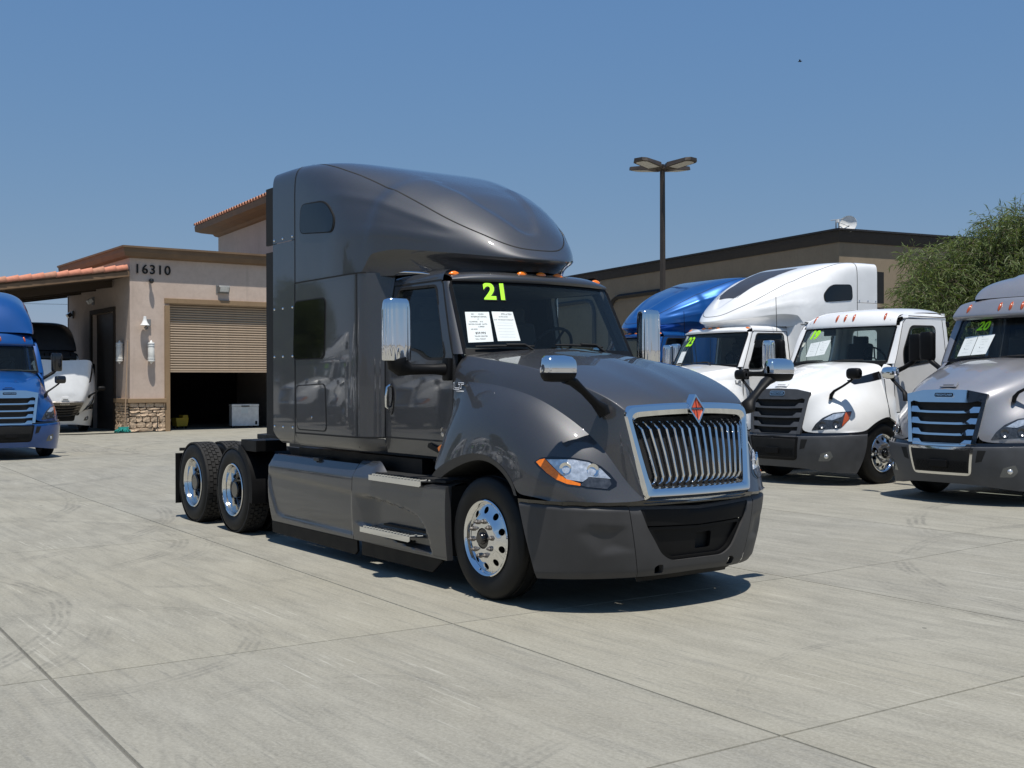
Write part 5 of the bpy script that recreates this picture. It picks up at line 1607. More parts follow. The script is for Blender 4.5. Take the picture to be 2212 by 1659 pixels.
    # ---- side fairings, steps, flaps
    for s in (-1, 1):
        pr1 = [(-4.20, .765), (-2.24, .70), (-2.25, .315), (-3.92, .335), (-4.02, .38), (-4.15, .62)]
        def tank(u, v):
            # v: 0 bottom .. 1 top of the face, 1..1.35 bevel
            z = .255 + .61 * min(v, 1)
            y = 1.205 + .022 * math.sin(math.pi * min(v, 1) * .8) 
            if v > 1:
                t = (v - 1) / .35
                z = .865 + .125 * min(1, t / .75); y -= .105 * t
            x = u + (.06 * (1 - min(v, 1)) * (1 if u < -3.5 else 0) * sstep(-3.6, -4.3, u) if False else 0)
            sd_ = sdist((u, z), pr1)
            dd = -.022 * float(1 - sstep(-.02, .035, sd_)) if v <= 1 else 0
            return (x, -(y + dd), z)
        vs1 = list(np.linspace(0, 1, 30)) + [1.02, 1.08, 1.16, 1.25, 1.35]
        us1 = list(np.linspace(-4.29, -4.0, 16)) + list(np.linspace(-3.96, -2.3, 24)) + [-2.27, -2.235]
        g = [[tank(u, v) for v in vs1] for u in us1]
        g = [[(x + (.09 * max(0, 1 - (z - .25) / .35) ** 2 if i < 16 else 0) * (1 - i / 16), y + .10 * max(0, 1 - i / 5) ** 2, z) for (x, y, z) in r] for i, r in enumerate(g)]
        last = [(x + .012, y + .05, z) for x, y, z in g[-1]]
        MB().grid(g + [last], flip=True).side(s).build('tank_fairing', P, root, 40)
        arc = [(-2.30, .70), (-1.9, .70), (-1.48, .665), (-1.2, .635), (-1.05, .60), (-.95, .56), (-.88, .49), (-.83, .40), (-.80, .30), (-1.05, .30), (-2.0, .40), (-2.30, .44)]
        def stepf(u, v):
            ztop = float(interp(u, [-2.23, -2.05, -1.84, -1.0, -.54], [.872, .872, .88, .875, .885]))
            z = .255 + (ztop - .255) * min(v, 1)
            y = 1.207 + .020 * math.sin(math.pi * min(v, 1) * .8) * float(sstep(-.54, -1.0, u) if False else 1)
            if v > 1:
                t = (v - 1) / .35
                z = ztop + .12 * min(1, t / .8) * float(1 - sstep(-1.9, -1.7, u)) + .03 * t; y -= .12 * t
            sd_ = sdist((u, z), arc)
            dd = -.075 * float(1 - sstep(-.03, .012, sd_)) * float(sstep(-2.26, -1.75, u)) if v <= 1 else 0
            return (u, -(y + dd), z)
        us2 = np.concatenate([[-2.222, -2.19], np.linspace(-2.15, -.60, 62), [-.565, -.54]])
        vs2 = list(np.linspace(0, 1, 40)) + [1.03, 1.1, 1.2, 1.35]
        g = [[stepf(u, v) for v in vs2] for u in us2]
        first = [(x - .01, y + .05, z) for x, y, z in g[0]]
        lastr = [(x + .005, y + .06, z) for x, y, z in g[-1]]
        MB().grid([first] + g + [lastr], flip=True).side(s).build('step_fairing', P, root, 40)
        MB().box((-1.25, s * 1.03, .92), (1.3, .3, .02)).build('step_well', M['matte_black'], root)
        MB().box((-2.6, s * .93, .98), (2.6, .12, .18)).build('chassis_cover', M['black'], root)
        MB().box((-1.9, s * .80, .62), (2.9, .30, .62)).build('fuel_tank', M['frame'], root, 40, .05, 3)
        MB().box((-.62, s * .95, .58), (.06, .5, .6)).build('fairing_bulkhead', M['matte_black'], root)
        MB().box((-3.1, s * 1.10, .985), (.12, .16, .035)).build('fairing_bracket', M['grey_flat'], root, None, .006)
        for (x0, x1, zo, w, nr) in ((-1.845, -.90, .905, .17, 2), (-2.02, -1.09, .40, .17, 3)):
            st = thing('step', (0, 0, 0)); st.parent = root
            q = lambda u, v, w_: (u, -v, w_)
            MB().prism([(x0, 1.245), (x1, 1.245), (x1 + .20, 1.245 - w), (x0 + .16, 1.245 - w)], zo - .006, zo + .006, q).side(s).build('step_plate', M['frame'], st, None, .003)
            MB().prism([(x0, zo - .045), (x0, zo + .004), (x1, zo + .004), (x1, zo - .035), (x1 - .03, zo - .048)], 1.243, 1.250, lambda u, v, w_: (u, -w_, v)).side(s).build('step_edge', M['chrome'], st)
            cl = MB()
            for k in range(16):
                for r_ in range(nr):
                    xx = x0 + .07 + (x1 - x0 - .02) * k / 16 + r_ * .05
                    cl.box((xx, -1.222 + r_ * .056, zo + .010), (.026, .050, .016), R(-30))
            cl.side(s).build('step_cleats', M['chrome'], st)['kind'] = 'stuff'
        MB().box((-1.28, s * 1.16, .455), (.78, .05, .02)).build('step_rear_plate', M['black'], root)
        for poly in ([(-4.20, .12), (-2.26, .10), (-2.205, .14), (-2.215, .245), (-4.215, .245)], [(-2.12, .115), (-.83, .115), (-.66, .235), (-.70, .25), (-2.12, .25)]):
            MB().prism(poly, 1.15, 1.175, lambda u, v, w_: (u, -w_, v)).side(s).build('lower_flap', M['black'], root, None, .006)
        # quarter fender and mud flap at the drive wheels
        a = np.linspace(R(-12), R(70), 12)
        q0 = [(AXL[0] + .58 * math.cos(t), TY_R + .58 * math.sin(t)) for t in a]
        MB().grid([[(x, -y, z) for x, z in q0] for y in (1.19, 1.16, .62)]).side(s).build('quarter_fender', M['black'], root, 60)
        MB().grid([[(x * 1 + .0, -1.19 - .0, z) for x, z in q0], [(AXL[0] + .52 * math.cos(t), -1.195, TY_R + .52 * math.sin(t)) for t in a]], flip=True).side(s).build('quarter_fender_lip', M['black'], root, 60)
        MB().box((-4.88, s * .98, 1.05), (.44, .38, .13)).build('fender_bracket', M['black'], root, None, .006)
        MB().box((-7.22, s * .90, .52), (.015, .62, .66)).build('mud_flap', M['black'], root)
        MB().box((-7.20, s * .86, .90), (.03, .6, .04)).build('mud_flap_hanger', M['frame'], root)
    chassis(root, -7.15, .9, AXL, 1.0)
    for s in (-1, 1):
        front_wheel(root, 0, s * 1.185, s)
    # ---- mirrors
    for s in (-1, 1):
        mr = thing('door_mirror', (0, 0, 0)); mr.parent = root
        cx_, cy_ = -.93, -1.47
        g = []
        nA = 96
        for z, k in ((1.965, .96), (1.975, 1.0), (2.10, 1.0), (2.40, 1.0), (2.455, .985), (2.485, .93), (2.50, .80), (2.505, .45), (2.505, .05)):
            row = []
            for i in range(nA):
                a = 2 * math.pi * i / nA
                ca, sa = math.cos(a), math.sin(a)
                r_ = k * (1 + .035 * math.cos(a * 16) * (1 if 1.97 < z < 2.44 else 0))  # fluting shaped in to imitate streaked reflections on the chrome
                row.append((cx_ + .075 * r_ * math.copysign(abs(ca) ** .7, ca), cy_ + .125 * r_ * math.copysign(abs(sa) ** .7, sa), z))
            g.append(row)
        MB().grid(g, cv=True, flip=True).side(s).build('mirror_shell', M['chrome'], mr, 40)
        MB().lathe([(0, 0), (1, 0), (1, .07), (.8, .10)], (0, 0, 0), 'z', 20).build('tmp', M['black'], None) if False else None
        MB().tube([(cx_, cy_ + .0, 1.985), (cx_, cy_ + .01, 1.945), (cx_ + .01, cy_ + .05, 1.905), (-.88, -1.35, 1.89), (-.80, -1.18, 1.89), (-.78, -1.05, 1.89)], [.09, .10, .085, .05, .045, .06], 12).side(s).build('mirror_arm', M['black'], mr, 60)
        MB().box((-.76, s * 1.06, 1.89), (.10, .05, .20)).build('mirror_base', M['black'], mr, 40, .015)
        hm = thing('hood_mirror', (0, 0, 0)); hm.parent = root
        g = []
        for yy, k in ((-.145, .3), (-.14, .75), (-.12, .95), (-.06, 1.0), (.04, 1.0), (.10, .95), (.125, .8), (.132, .35)):
            row = []
            for i in range(24):
                a = 2 * math.pi * i / 24
                ca, sa = math.cos(a), math.sin(a)
                row.append((1.0 + .085 * k * math.copysign(abs(ca) ** .8, ca) * (1 if ca > 0 else .6), -1.205 + yy, 1.875 + .100 * k * math.copysign(abs(sa) ** .75, sa)))
            g.append(row)
        top, bot = [], []
        m = MB().grid(g, cv=True)
        up_v = [(x, y, max(z, 1.845)) for x, y, z in m.v]
        lo_v = [(x + (0 if z > 1.83 else 0), y, min(z, 1.8425)) for x, y, z in m.v]
        t_ = MB(); t_.v = up_v; t_.f = m.f
        t_.side(s).build('mirror_shell', M['chrome'], hm, 50)
        t_ = MB(); t_.v = lo_v; t_.f = m.f
        t_.side(s).build('mirror_housing', M['black'], hm, 50)
        MB().tube([(.99, -1.13, 1.80), (1.0, -1.06, 1.775), (1.005, -.96, 1.70), (1.01, -.86, 1.62), (1.02, -.80, 1.575), (1.04, -.785, 1.52)], [.065, .058, .042, .050, .078, .066], 12, True, False, .6).side(s).build('mirror_arm', M['black'], hm, 60)
    return root

BUMP_TOP = [(.50, 1.215), (.62, 1.205), (.78, 1.165), (.92, 1.10), (1.05, .985), (1.14, .84), (1.20, .68), (1.238, .52), (1.258, .35), (1.266, .18), (1.268, 0)]
BUMP_BOT = [(.655, 1.155), (.74, 1.11), (.85, 1.03), (.95, .93), (1.04, .81), (1.11, .69), (1.165, .56), (1.20, .43), (1.222, .29), (1.232, .15), (1.235, 0)]
# =================================================================== aerodynamic tractor with horizontal grille bars
CHOOD = [
 [(-.22, 0, 2.02), (-.25, .5, 2.01), (-.31, .94, 1.965), (-.21, 1.01, 1.82), (-.18, 1.06, 1.62), (-.165, 1.12, 1.47), (-.145, 1.205, 1.22), (-.125, 1.215, 1.09)],
 [(.1, 0, 1.955), (.08, .48, 1.945), (.02, .885, 1.90), (.05, .975, 1.76), (.05, 1.045, 1.585), (.02, 1.125, 1.43), (0, 1.205, 1.21), (-.02, 1.222, 1.095)],
 [(.4, 0, 1.865), (.38, .44, 1.855), (.35, .825, 1.805), (.38, .91, 1.66), (.35, 1.0, 1.52), (.30, 1.11, 1.38), (.22, 1.20, 1.18), (.18, 1.222, 1.04)],
 [(.7, 0, 1.76), (.68, .40, 1.75), (.66, .77, 1.70), (.68, .84, 1.55), (.66, .95, 1.42), (.60, 1.085, 1.30), (.46, 1.195, 1.09), (.36, 1.222, .96)],
 [(.95, 0, 1.665), (.94, .37, 1.655), (.92, .70, 1.605), (.93, .755, 1.45), (.92, .855, 1.30), (.85, 1.03, 1.20), (.66, 1.17, 1.01), (.47, 1.215, .885)],
 [(1.10, 0, 1.595), (1.08, .35, 1.585), (1.06, .65, 1.54), (1.09, .675, 1.37), (1.09, .755, 1.18), (1.03, .92, 1.07), (.83, 1.115, .94), (.60, 1.19, .865)],
 [(1.165, 0, 1.56), (1.15, .33, 1.55), (1.135, .625, 1.50), (1.175, .605, 1.30), (1.20, .60, 1.05), (1.16, .76, .95), (1.0, 1.0, .88), (.75, 1.15, .86)],
 [(1.17, 0, 1.555), (1.155, .33, 1.545), (1.14, .618, 1.495), (1.18, .59, 1.28), (1.225, .55, 1.0), (1.25, .52, .85), (1.09, .90, .85), (.80, 1.13, .855)],
]
CB_TOP = [(.50, 1.25), (.70, 1.23), (.92, 1.13), (1.10, .97), (1.22, .77), (1.29, .56), (1.325, .30), (1.335, 0)]
CB_BOT = [(.66, 1.16), (.82, 1.09), (.97, .96), (1.08, .80), (1.17, .60), (1.22, .40), (1.24, .2), (1.245, 0)]
CB_ZB = [.20, .205, .215, .235, .265, .275, .28, .28]
def cgx(y, z): return 1.14 + (1.49 - z) * .165 + .05 * (1 - min(1, (y / .6) ** 2))
def cbump(k, v):
    tp, bt, zb = bsp(np.array(CB_TOP), 8), bsp(np.array(CB_BOT), 8), bsp(np.array(CB_ZB)[:, None], 8)
    i = k * (len(tp) - 1); a = int(min(i, len(tp) - 2)); f = i - a
    T = tp[a] * (1 - f) + tp[a + 1] * f; B_ = bt[a] * (1 - f) + bt[a + 1] * f
    z0 = float(zb[a][0] * (1 - f) + zb[a + 1][0] * f); z1 = .828 - .05 * k
    w = 1 - (1 - v) ** 2.2
    q = B_ * (1 - w) + T * w
    return Vector((q[0], -q[1], z0 + (z1 - z0) * v))
def cwsp(s, t): return (-.35 - .335 * t + .17 * (1 - s * s), s * (.984 - .030 * t), 1.983 + .635 * t)
def ctum(z):
    t = max(0, z - 2.0) / .7
    return 1.125 - .075 * t ** 1.3
def croof(kind):
    Z = {'raised': ([-3.95, -2.7, -2.1, -1.6, -1.25, -.98, -.80, -.68, -.62], [4.0, 4.02, 4.0, 3.91, 3.80, 3.60, 3.34, 3.09, 2.93]),
         'mid': ([-3.95, -2.5, -1.8, -1.3, -1.0, -.82, -.70, -.62, -.585], [3.38, 3.38, 3.345, 3.29, 3.23, 3.17, 3.08, 2.98, 2.915])}[kind]
    W = ([-3.95, -2.4, -1.8, -1.3, -1.0, -.8, -.66, -.60], [1.225, 1.225, 1.17, 1.09, 1.04, 1.0, .94, .88]) if kind == 'raised' else ([-3.95, -2.4, -1.8, -1.3, -1.0, -.8, -.66, -.58], [1.2, 1.2, 1.12, .98, .88, .80, .74, .68])
    L = []
    for x in np.concatenate([np.linspace(-3.9, -1.5, 16), np.linspace(-1.4, -.58, 22)]):
        zt, w = float(interp(x, *Z)), float(interp(x, *W))
        n = float(interp(x, [-3.9, -2.2, -1.2, -.6], [6, 4, 2.8, 3.2]))
        row = []
        for th in np.concatenate([np.linspace(0, 1.2, 14), np.linspace(1.25, math.pi / 2, 6)]):
            row.append((x, -w * abs(math.cos(th)) ** (2 / n), 2.905 + (max(zt, 2.906) - 2.905) * abs(math.sin(th)) ** (2 / n)))
        L.append(row + [(a, -b, c) for a, b, c in row[::-1]][1:])
    return L

def cascadia(pt, loc, rz, label, cat, group, cab='day', bumper='slate', grille='chrome', bars='chrome', open_hood=False, roof_mat=None, u_trim=True, mirror='black', lamp='red_amber', hood_mirror='black', rear_axles=True):
    P = M[pt]; BM = M[bumper]; GR = M[grille]; BR = M[bars]; RM = M[roof_mat] if roof_mat else P
    root = thing('semi_truck', loc, rz, label, cat, group)
    # ---- bonnet group (tilts on its front hinge)
    hood = thing('bonnet', (0, 0, 0)); hood.parent = root
    S = surf([[(x, -y, z) for x, y, z in r] for r in CHOOD], 4, 4)
    full = np.concatenate([S[:, ::-1], (S * np.array([1, -1, 1]))[:, 1:]], axis=1)
    hb = MB().grid(full)
    hv_ = []
    for x, y, z in hb.v:
        k = float(sstep(-.2, .1, x)) * (1 - float(sstep(.85, 1.05, x))) * float(abs(y) < .62)
        z += .022 * k * float(1 - sstep(.40, .47, abs(y) + .10 * max(0, x)))
        hv_.append((x, y, z))
    hb.v = hv_
    bv = hb.bvh()
    hb.build('bonnet_shell', P, hood, 60)
    MB().prism([(-.13, 1.575), (.13, 1.575), (.10, 1.64), (-.10, 1.64)], 0, 1, lambda u, v, w: (1.135 - (v - 1.575) * 1.6 - .02 * (1 - w), u, v + .014 + .012 * w)).build('bonnet_scoop', P, hood, None, .006)
    MB().box((1.10, 0, 1.618), (.02, .16, .018)).build('scoop_slot', M['matte_black'], hood)
    for s in (-1, 1):
        hl = thing('headlight', (0, 0, 0)); hl.parent = hood
        hn = Vector((.75, -.65, .15)).normalized(); hu = Vector((0, 0, 1)).cross(hn).normalized(); hvv = hn.cross(hu); ho = Vector((.95, -1.0, 1.05))
        def onh(off):
            def f(u, v):
                p = ho + hu * u + hvv * v
                l, n, i, d = bv.ray_cast(p + hn * .6, -hn, 1.5)
                if l is None: l, n, i, d = bv.find_nearest(p)
                return l + hn * off
            return f
        pj = lambda pts: [((Vector(p) - ho).dot(hu), (Vector(p) - ho).dot(hvv)) for p in pts]
        out = rpoly(pj([(1.205, -.70, .89), (1.17, -.76, 1.0), (1.11, -.85, 1.10), (1.0, -.98, 1.185), (.75, -1.15, 1.215), (.81, -1.14, 1.07), (.94, -1.07, .93)]), .02)
        panel(MB(), out, [], onh(.004), .05, tuple(-hn * .03)).side(s).build('lamp_housing', M['lamp_dark'], hl, 50)
        panel(MB(), rpoly(pj([(1.10, -.86, 1.07), (1.0, -.985, 1.165), (.86, -1.09, 1.185), (.90, -1.07, 1.12), (1.02, -.965, 1.06)]), .01), [], onh(.009), .05, tuple(-hn * .01)).side(s).build('upper_reflector', M['lamp'], hl, 50)
        panel(MB(), rpoly(pj([(.85, -1.10, 1.19), (.765, -1.145, 1.195), (.82, -1.135, 1.07), (.92, -1.08, .955), (.89, -1.09, 1.08)]), .01), [], onh(.010), .05, tuple(-hn * .01)).side(s).build('turn_signal', M[lamp], hl, 50)
        for c in ((1.13, -.86, .985), (.985, -1.02, 1.0)):
            l = onh(.008)(*pj([c])[0])
            rr_ = .055
            o = MB().lathe([(0, -.012), (rr_ * .5, -.004), (rr_ * .8, .006), (rr_, .012), (rr_ * 1.05, 0)], (0, 0, 0), 'z', 18).build('reflector_bowl', M['lamp_dark'], hl, 60)
            ll, nn = Vector((l.x, l.y * (1 if s < 0 else -1), l.z)), Vector((hn.x, hn.y * (1 if s < 0 else -1), hn.z))
            o.location = ll; o.rotation_euler = nn.to_track_quat('Z', 'Y').to_euler()
        # side vent and bonnet mirror
        vp = [(.49, 1.0, 1.692), (.15, 1.0, 1.772), (-.17, 1.0, 1.845), (-.155, 1.05, 1.715), (.12, 1.05, 1.665), (.40, 1.05, 1.625)]
        vb = MB()
        def fv_(u, v):
            l, n, i, d = bv.ray_cast(Vector((u, -2, v)), Vector((0, 1, 0)), 3)
            return (u, (l.y if l else -1.05) - .004, v)
        panel(vb, rpoly([(a, c) for a, b_, c in vp], .015), [], fv_, .06, (0, .02, 0)).side(s).build('bonnet_vent', M['gloss_black'], hood, 40)
        hm = thing('hood_mirror', (0, 0, 0)); hm.parent = hood
        g = []
        for yy, k in ((-.125, .3), (-.12, .75), (-.10, .95), (-.05, 1.0), (.04, 1.0), (.09, .95), (.11, .8), (.116, .35)):
            g.append([(.775 + .07 * k * math.copysign(abs(math.cos(a)) ** .8, math.cos(a)), -1.20 + yy, 1.80 + .09 * k * math.copysign(abs(math.sin(a)) ** .75, math.sin(a))) for a in np.linspace(0, 2 * math.pi, 22, endpoint=False)])
        MB().grid(g, cv=True).side(s).build('mirror_shell', M[hood_mirror], hm, 50)
        MB().tube([(.77, -1.19, 1.73), (.78, -1.15, 1.69), (.82, -1.02, 1.60), (.87, -.89, 1.52), (.89, -.85, 1.46), (.90, -.84, 1.39)], [.03, .03, .03, .036, .05, .045], 10, True, False, .6).side(s).build('mirror_arm', M['black'], hm, 60)
    # grille
    gr = thing('grille', (0, 0, 0)); gr.parent = hood
    outer = [(-.525, .825), (.525, .825), (.628, 1.50), (.35, 1.553), (0, 1.565), (-.35, 1.553), (-.628, 1.50)]
    inner = [(-.455, .83), (.455, .83), (.555, 1.385), (.50, 1.405), (.40, 1.385), (-.40, 1.385), (-.50, 1.405), (-.555, 1.385)]
    panel(MB(), outer, [inner], lambda u, v: (cgx(u, v) + .018, u, v), .1, (-.05, 0, 0)).build('grille_surround', GR, gr, 40)
    panel(MB(), [(-.47, .82), (.47, .82), (.565, 1.40), (-.565, 1.40)], [], lambda u, v: (cgx(u, v) - .05, u, v), .12).build('grille_screen', M['matte_black'], gr, 60)
    for z in (1.285, 1.130, .980, .835):
        hw = .455 + .10 * (z - .83) / .555
        prof = [(-hw, z - .035), (-hw + .09, z - .04), (-.25, z - .048), (.25, z - .048), (hw - .09, z - .04), (hw, z - .035), (hw, z + .042), (hw - .10, z + .042), (hw - .16, z - .012), (.2, z - .018), (-.2, z - .018), (-hw + .16, z - .012), (-hw + .10, z + .042), (-hw, z + .042)]
        panel(MB(), prof, [], lambda u, v: (cgx(u, v) + .012 - .25 * max(0, v - z) , u, v), .1, (-.04, 0, -.004)).build('grille_bar', BR, gr, 40)
    em = thing('maker_badge', (0, 0, 0)); em.parent = gr
    pill = lambda w, h: rpoly([(-w, 1.487 - h), (w, 1.487 - h), (w, 1.487 + h), (-w, 1.487 + h)], h * .9, 6)
    panel(MB(), pill(.155, .036), [], lambda u, v: (cgx(u, v) + .026, u, v), .2, (-.01, 0, 0)).build('badge_rim', M['chrome'], em, 40)
    panel(MB(), pill(.145, .027), [], lambda u, v: (cgx(u, v) + .0275, u, v), .2).build('badge_face', M['black'], em, 40)
    text('badge_name', 'FREIGHTLINER', .040, M['chrome'], em, (Vector((cgx(0, 1.487) + .029, 0, 1.487)), (0, 1, 0), (-.165, 0, 1)), .001, .0006, .15)
    # ---- bumper
    ks = np.linspace(0, 1, 50); vsb = np.concatenate([np.linspace(0, .9, 14), [.95, .985, 1]])
    g = []
    for k in ks:
        row = [cbump(k, v) for v in vsb]
        row[-1] = row[-1] + Vector((-.015, .01, 0)); row[-2] = row[-2] + Vector((-.004, .002, 0))
        row.append(row[-1] + Vector((-.1, .06, -.01)))
        row.insert(0, row[0] + Vector((-.12, .05, .03)))
        g.append([tuple(p) for p in row])
    full = g + [[(x, -y, z) for x, y, z in r] for r in g[::-1]][1:]
    bb = MB().grid(full)
    bbv = bb.bvh()
    bb.build('bumper', BM, root, 40)
    def onb(off):
        def f(u, v):
            l, n, i, d = bbv.ray_cast(Vector((3, u, v)), Vector((-1, 0, 0)), 4)
            return (l.x + off, u, v) if l else (1.2, u, v)
        return f
    lowp = rpoly([(-.40, .44), (.40, .44), (.455, .80), (-.455, .80)], [.05, .05, 0, 0])
    lowo = rpoly([(-.445, .395), (.445, .395), (.505, .778), (-.505, .778)], [.07, .07, 0, 0])
    lg = thing('lower_grille', (0, 0, 0)); lg.parent = root
    panel(MB(), lowo, [], onb(.010), .07, (-.03, 0, 0)).build('opening_trim', M['alu'] if u_trim else M['black'], lg, 40)
    panel(MB(), [(-.415, .43), (.415, .43), (.47, .79), (-.47, .79)], [], onb(.013), .07, (-.01, 0, 0)).build('opening_screen', M['matte_black'], lg, 40)
    hx = MB()
    for r_ in range(5):
        for c in range(18):
            y = -.40 + c * .047 + (r_ % 2) * .0235; z = .46 + r_ * .030
            if abs(y) < .40:
                l = Vector(onb(.016)(y, z))
                hx.tube([l + Vector((0, .019 * math.cos(a), .015 * math.sin(a))) for a in np.linspace(0, 2 * math.pi, 6, endpoint=False)], .0025, 3, False, True)
    tag(hx.build('mesh_holes', M['black'], lg), kind='stuff')
    MB().box((1.27 + .06, 0, .55), (.06, .26, .10)).build('plate_bracket', M['black'], lg, None, .01)
    for s in (-1, 1):
        panel(MB(), [(-.66 * 1, .745), (-.555, .745), (-.52, .58), (-.60, .60)], [], onb(.004), .07, (-.01, 0, 0)).side(s).build('bumper_slot', M['matte_black'], root, 40)
        fp = [(-.785, .395), (-.93, .40), (-.985, .47), (-.965, .565), (-.84, .52)]
        fg = thing('fog_light', (0, 0, 0)); fg.parent = root
        panel(MB(), rpoly(fp, .02), [], onb(.004), .05, (-.01, 0, 0)).side(s).build('fog_bezel', M['foglamp'], fg, 40)
        l = Vector(onb(.006)(-.91, .475))
        o = MB().lathe([(0, .02), (.02, .018), (.032, .008), (.036, 0)], (0, 0, 0), 'z', 14).build('fog_lens', M['lamp'], fg, 60)
        nn = Vector((.65, -.75, 0)); 
        if s > 0: l.y = -l.y; nn.y = -nn.y
        o.location = l; o.rotation_euler = nn.to_track_quat('Z', 'Y').to_euler()
        # dark strip between bonnet and bumper
        st = [cbump(k, 1.0) for k in np.linspace(0, .8, 24)]
        MB().grid([[(p.x - .012, p.y + .008, p.z - .01) for p in st], [(p.x - .03, p.y + .02, p.z + .045) for p in st]]).side(s).build('bumper_gap_trim', M['gloss_black'], root)
        # arch
        lip = bsp(np.array([(-.14, 1.222, 1.06), (-.02, 1.224, 1.092), (.18, 1.224, 1.035), (.36, 1.224, .955), (.47, 1.217, .88), (.54, 1.20, .85)]), 5)
        inn = lip * np.array([1, 1, 1]) + np.array([-.05, -.02, -.045])
        MB().grid(np.stack([lip, inn, inn - np.array([0, .6, 0])], 0) * np.array([1, -1, 1]), flip=True).side(s).build('arch_liner', M['matte_black'], root, 40)
        # cowl side panel behind the bonnet, with rear half of the arch
        cw_ = [(-.155, 1.84), (-.14, 1.47), (-.11, 1.22), (-.13, 1.085), (-.30, 1.0), (-.48, .88), (-.58, .72), (-.60, .40), (-1.9, .36), (-1.9, 1.15), (-.39, 1.15), (-.36, 1.93), (-.30, 1.96)]
        def fcw(u, v):
            y = float(interp(v, [.3, 1.0, 1.22, 1.47, 1.84, 1.97], [1.215, 1.222, 1.208, 1.125, 1.06, .985]))
            y2 = float(interp(v, [.3, 1.0, 1.15, 1.97], [1.215, 1.215, 1.13, 1.115]))
            k = float(sstep(-.2, -.45, u) if False else (1 - sstep(-.5, -.2, u)))
            return (u, -(y * (1 - k) + y2 * k), v)
        panel(MB(), cw_, [], fcw, .1, (0, .05, 0)).side(s).build('cowl_panel', P, root, 40)
        sm = MB()
        strip(sm, [fcw(u, v) for u, v in [(-.16, 1.80), (-.145, 1.47), (-.115, 1.22), (-.13, 1.09)]], .014, None, .005, (.3, -1, .2))
        # door
        d = thing('door', (0, 0, 0)); d.parent = root
        fm = lambda u, v: (u, -ctum(v), v)
        dout = [(-1.82, 1.16), (-.385, 1.16), (-.375, 1.95), (-.42, 2.05), (-.70, 2.66), (-.80, 2.735), (-1.82, 2.755)]
        dwin = rpoly([(-1.50, 2.02), (-.72, 1.925), (-.63, 1.98), (-.63, 2.18), (-.905, 2.61), (-1.60, 2.62)], [.10, .08, .06, .08, .10, .10])
        panel(MB(), dout, [dwin], fm, .09, (0, .05, 0)).side(s).build('door_panel', P, d, 40)
        panel(MB(), dwin, [], lambda u, v: (u, -ctum(v) + .02, v), .1).side(s).build('door_window', M['glass_day'] if cab == 'day' else M['glass_door'], d, 60)
        sl = MB(); strip(sl, [fm(*p) for p in dwin] + [fm(*dwin[0])], .028, None, .003, (0, -1, .1)); sl.side(s).build('window_seal', M['matte_black'], d)
        sl = MB(); strip(sl, [fm(*p) for p in densify(dout, .1)] + [fm(*dout[0])], .014, None, .003, (0, -1, .1)); sl.side(s).build('door_seam', M['matte_black'], d)
        MB().box((-1.68, s * 1.14, 1.62), (.16, .03, .05)).build('door_handle', M['black'], d, None, .01)
        if cab == 'day':
            panel(MB(), [(-1.9, 1.16), (-1.826, 1.16), (-1.826, 2.80), (-1.93, 2.80)], [], fm, .2, (0, .1, 0)).side(s).build('rear_pillar', P, root, 40)
        # A pillar and roof side
        g = []
        for t in np.linspace(-.02, 1.0, 10):
            a = Vector(cwsp(-1.0, t)); z = a.z
            b = Vector((float(interp(z, [1.95, 2.05, 2.66, 2.74], [-.375, -.42, -.70, -.80])), -ctum(z), z))
            g.append([b, (a + b) / 2 + Vector((.012, -.02, 0)), a])
        MB().grid(bsp(np.swapaxes(np.array([[tuple(p) for p in r] for r in g]), 0, 1), 3), flip=True).side(s).build('a_pillar', P, root, 60)
        sm.side(s).build('panel_seam', M['matte_black'], root)
        # side skirts under the cab
        if cab != 'day':
            panel(MB(), [(-4.9, .35), (-1.92, .35), (-1.92, 1.1), (-4.9, 1.1)], [], lambda u, v: (u, -1.21, v), .4, (0, .05, 0)).side(s).build('side_skirt', P, root, 40)
    # roof
    xr = -1.93
    g = []
    for s_ in np.linspace(-1, 1, 33):
        x0 = cwsp(s_ * .985, 1.0)[0]; y = s_ * .955; e = -.10 * abs(s_) ** 5; fwd = .015
        wd = 1.0 + .07 * abs(s_) ** 6
        if cab == 'day':
            row = [(x0 + .015, y, 2.62), (x0 + .02, y * 1.0, 2.655), (x0 - .025, y * .99, 2.77 + e * .2), (x0 - .10, y * .975, 2.86 + e * .6), (x0 - .22, y * .965, 2.915 + e), (x0 - .5, y * .98, 2.945 + e), (-1.5, y * 1.02, 2.962 + e), (xr + .05, y * 1.04, 2.955 + e), (xr, y * 1.05, 2.91 + e), (xr, y * 1.06, 2.79 + e * .2)]
        else:
            vz = .06 if cab == 'mid' else 0
            wy = 1.07 if cab == 'mid' else 1.0
            row = [(x0 + .03 + vz, y * wy, 2.60), (x0 + .08 + vz * 1.6, y * 1.005 * wy, 2.635), (x0 + .075 + vz * 1.5, y * wy, 2.68), (x0 + .0 + vz * .9, y * .985 * wy, 2.82 + e * .2), (x0 - .045 + vz * .6, y * .96 * wy, 2.90 + e * .4), (x0 - .10 + vz * .3, y * .95 * wy, 2.918 + e * .5), (x0 - .6, y * .98, 2.915 + e * .4), (-2.0, y * 1.05, 2.915), (-2.05, y * 1.05, 2.90), (-2.05, y * 1.06, 2.80)]
        g.append(row)
    cr = MB().grid(bsp(np.swapaxes(np.array(g), 0, 1), 3), flip=True)
    crb = cr.bvh()
    cr.build('cab_roof', RM, root, 60)
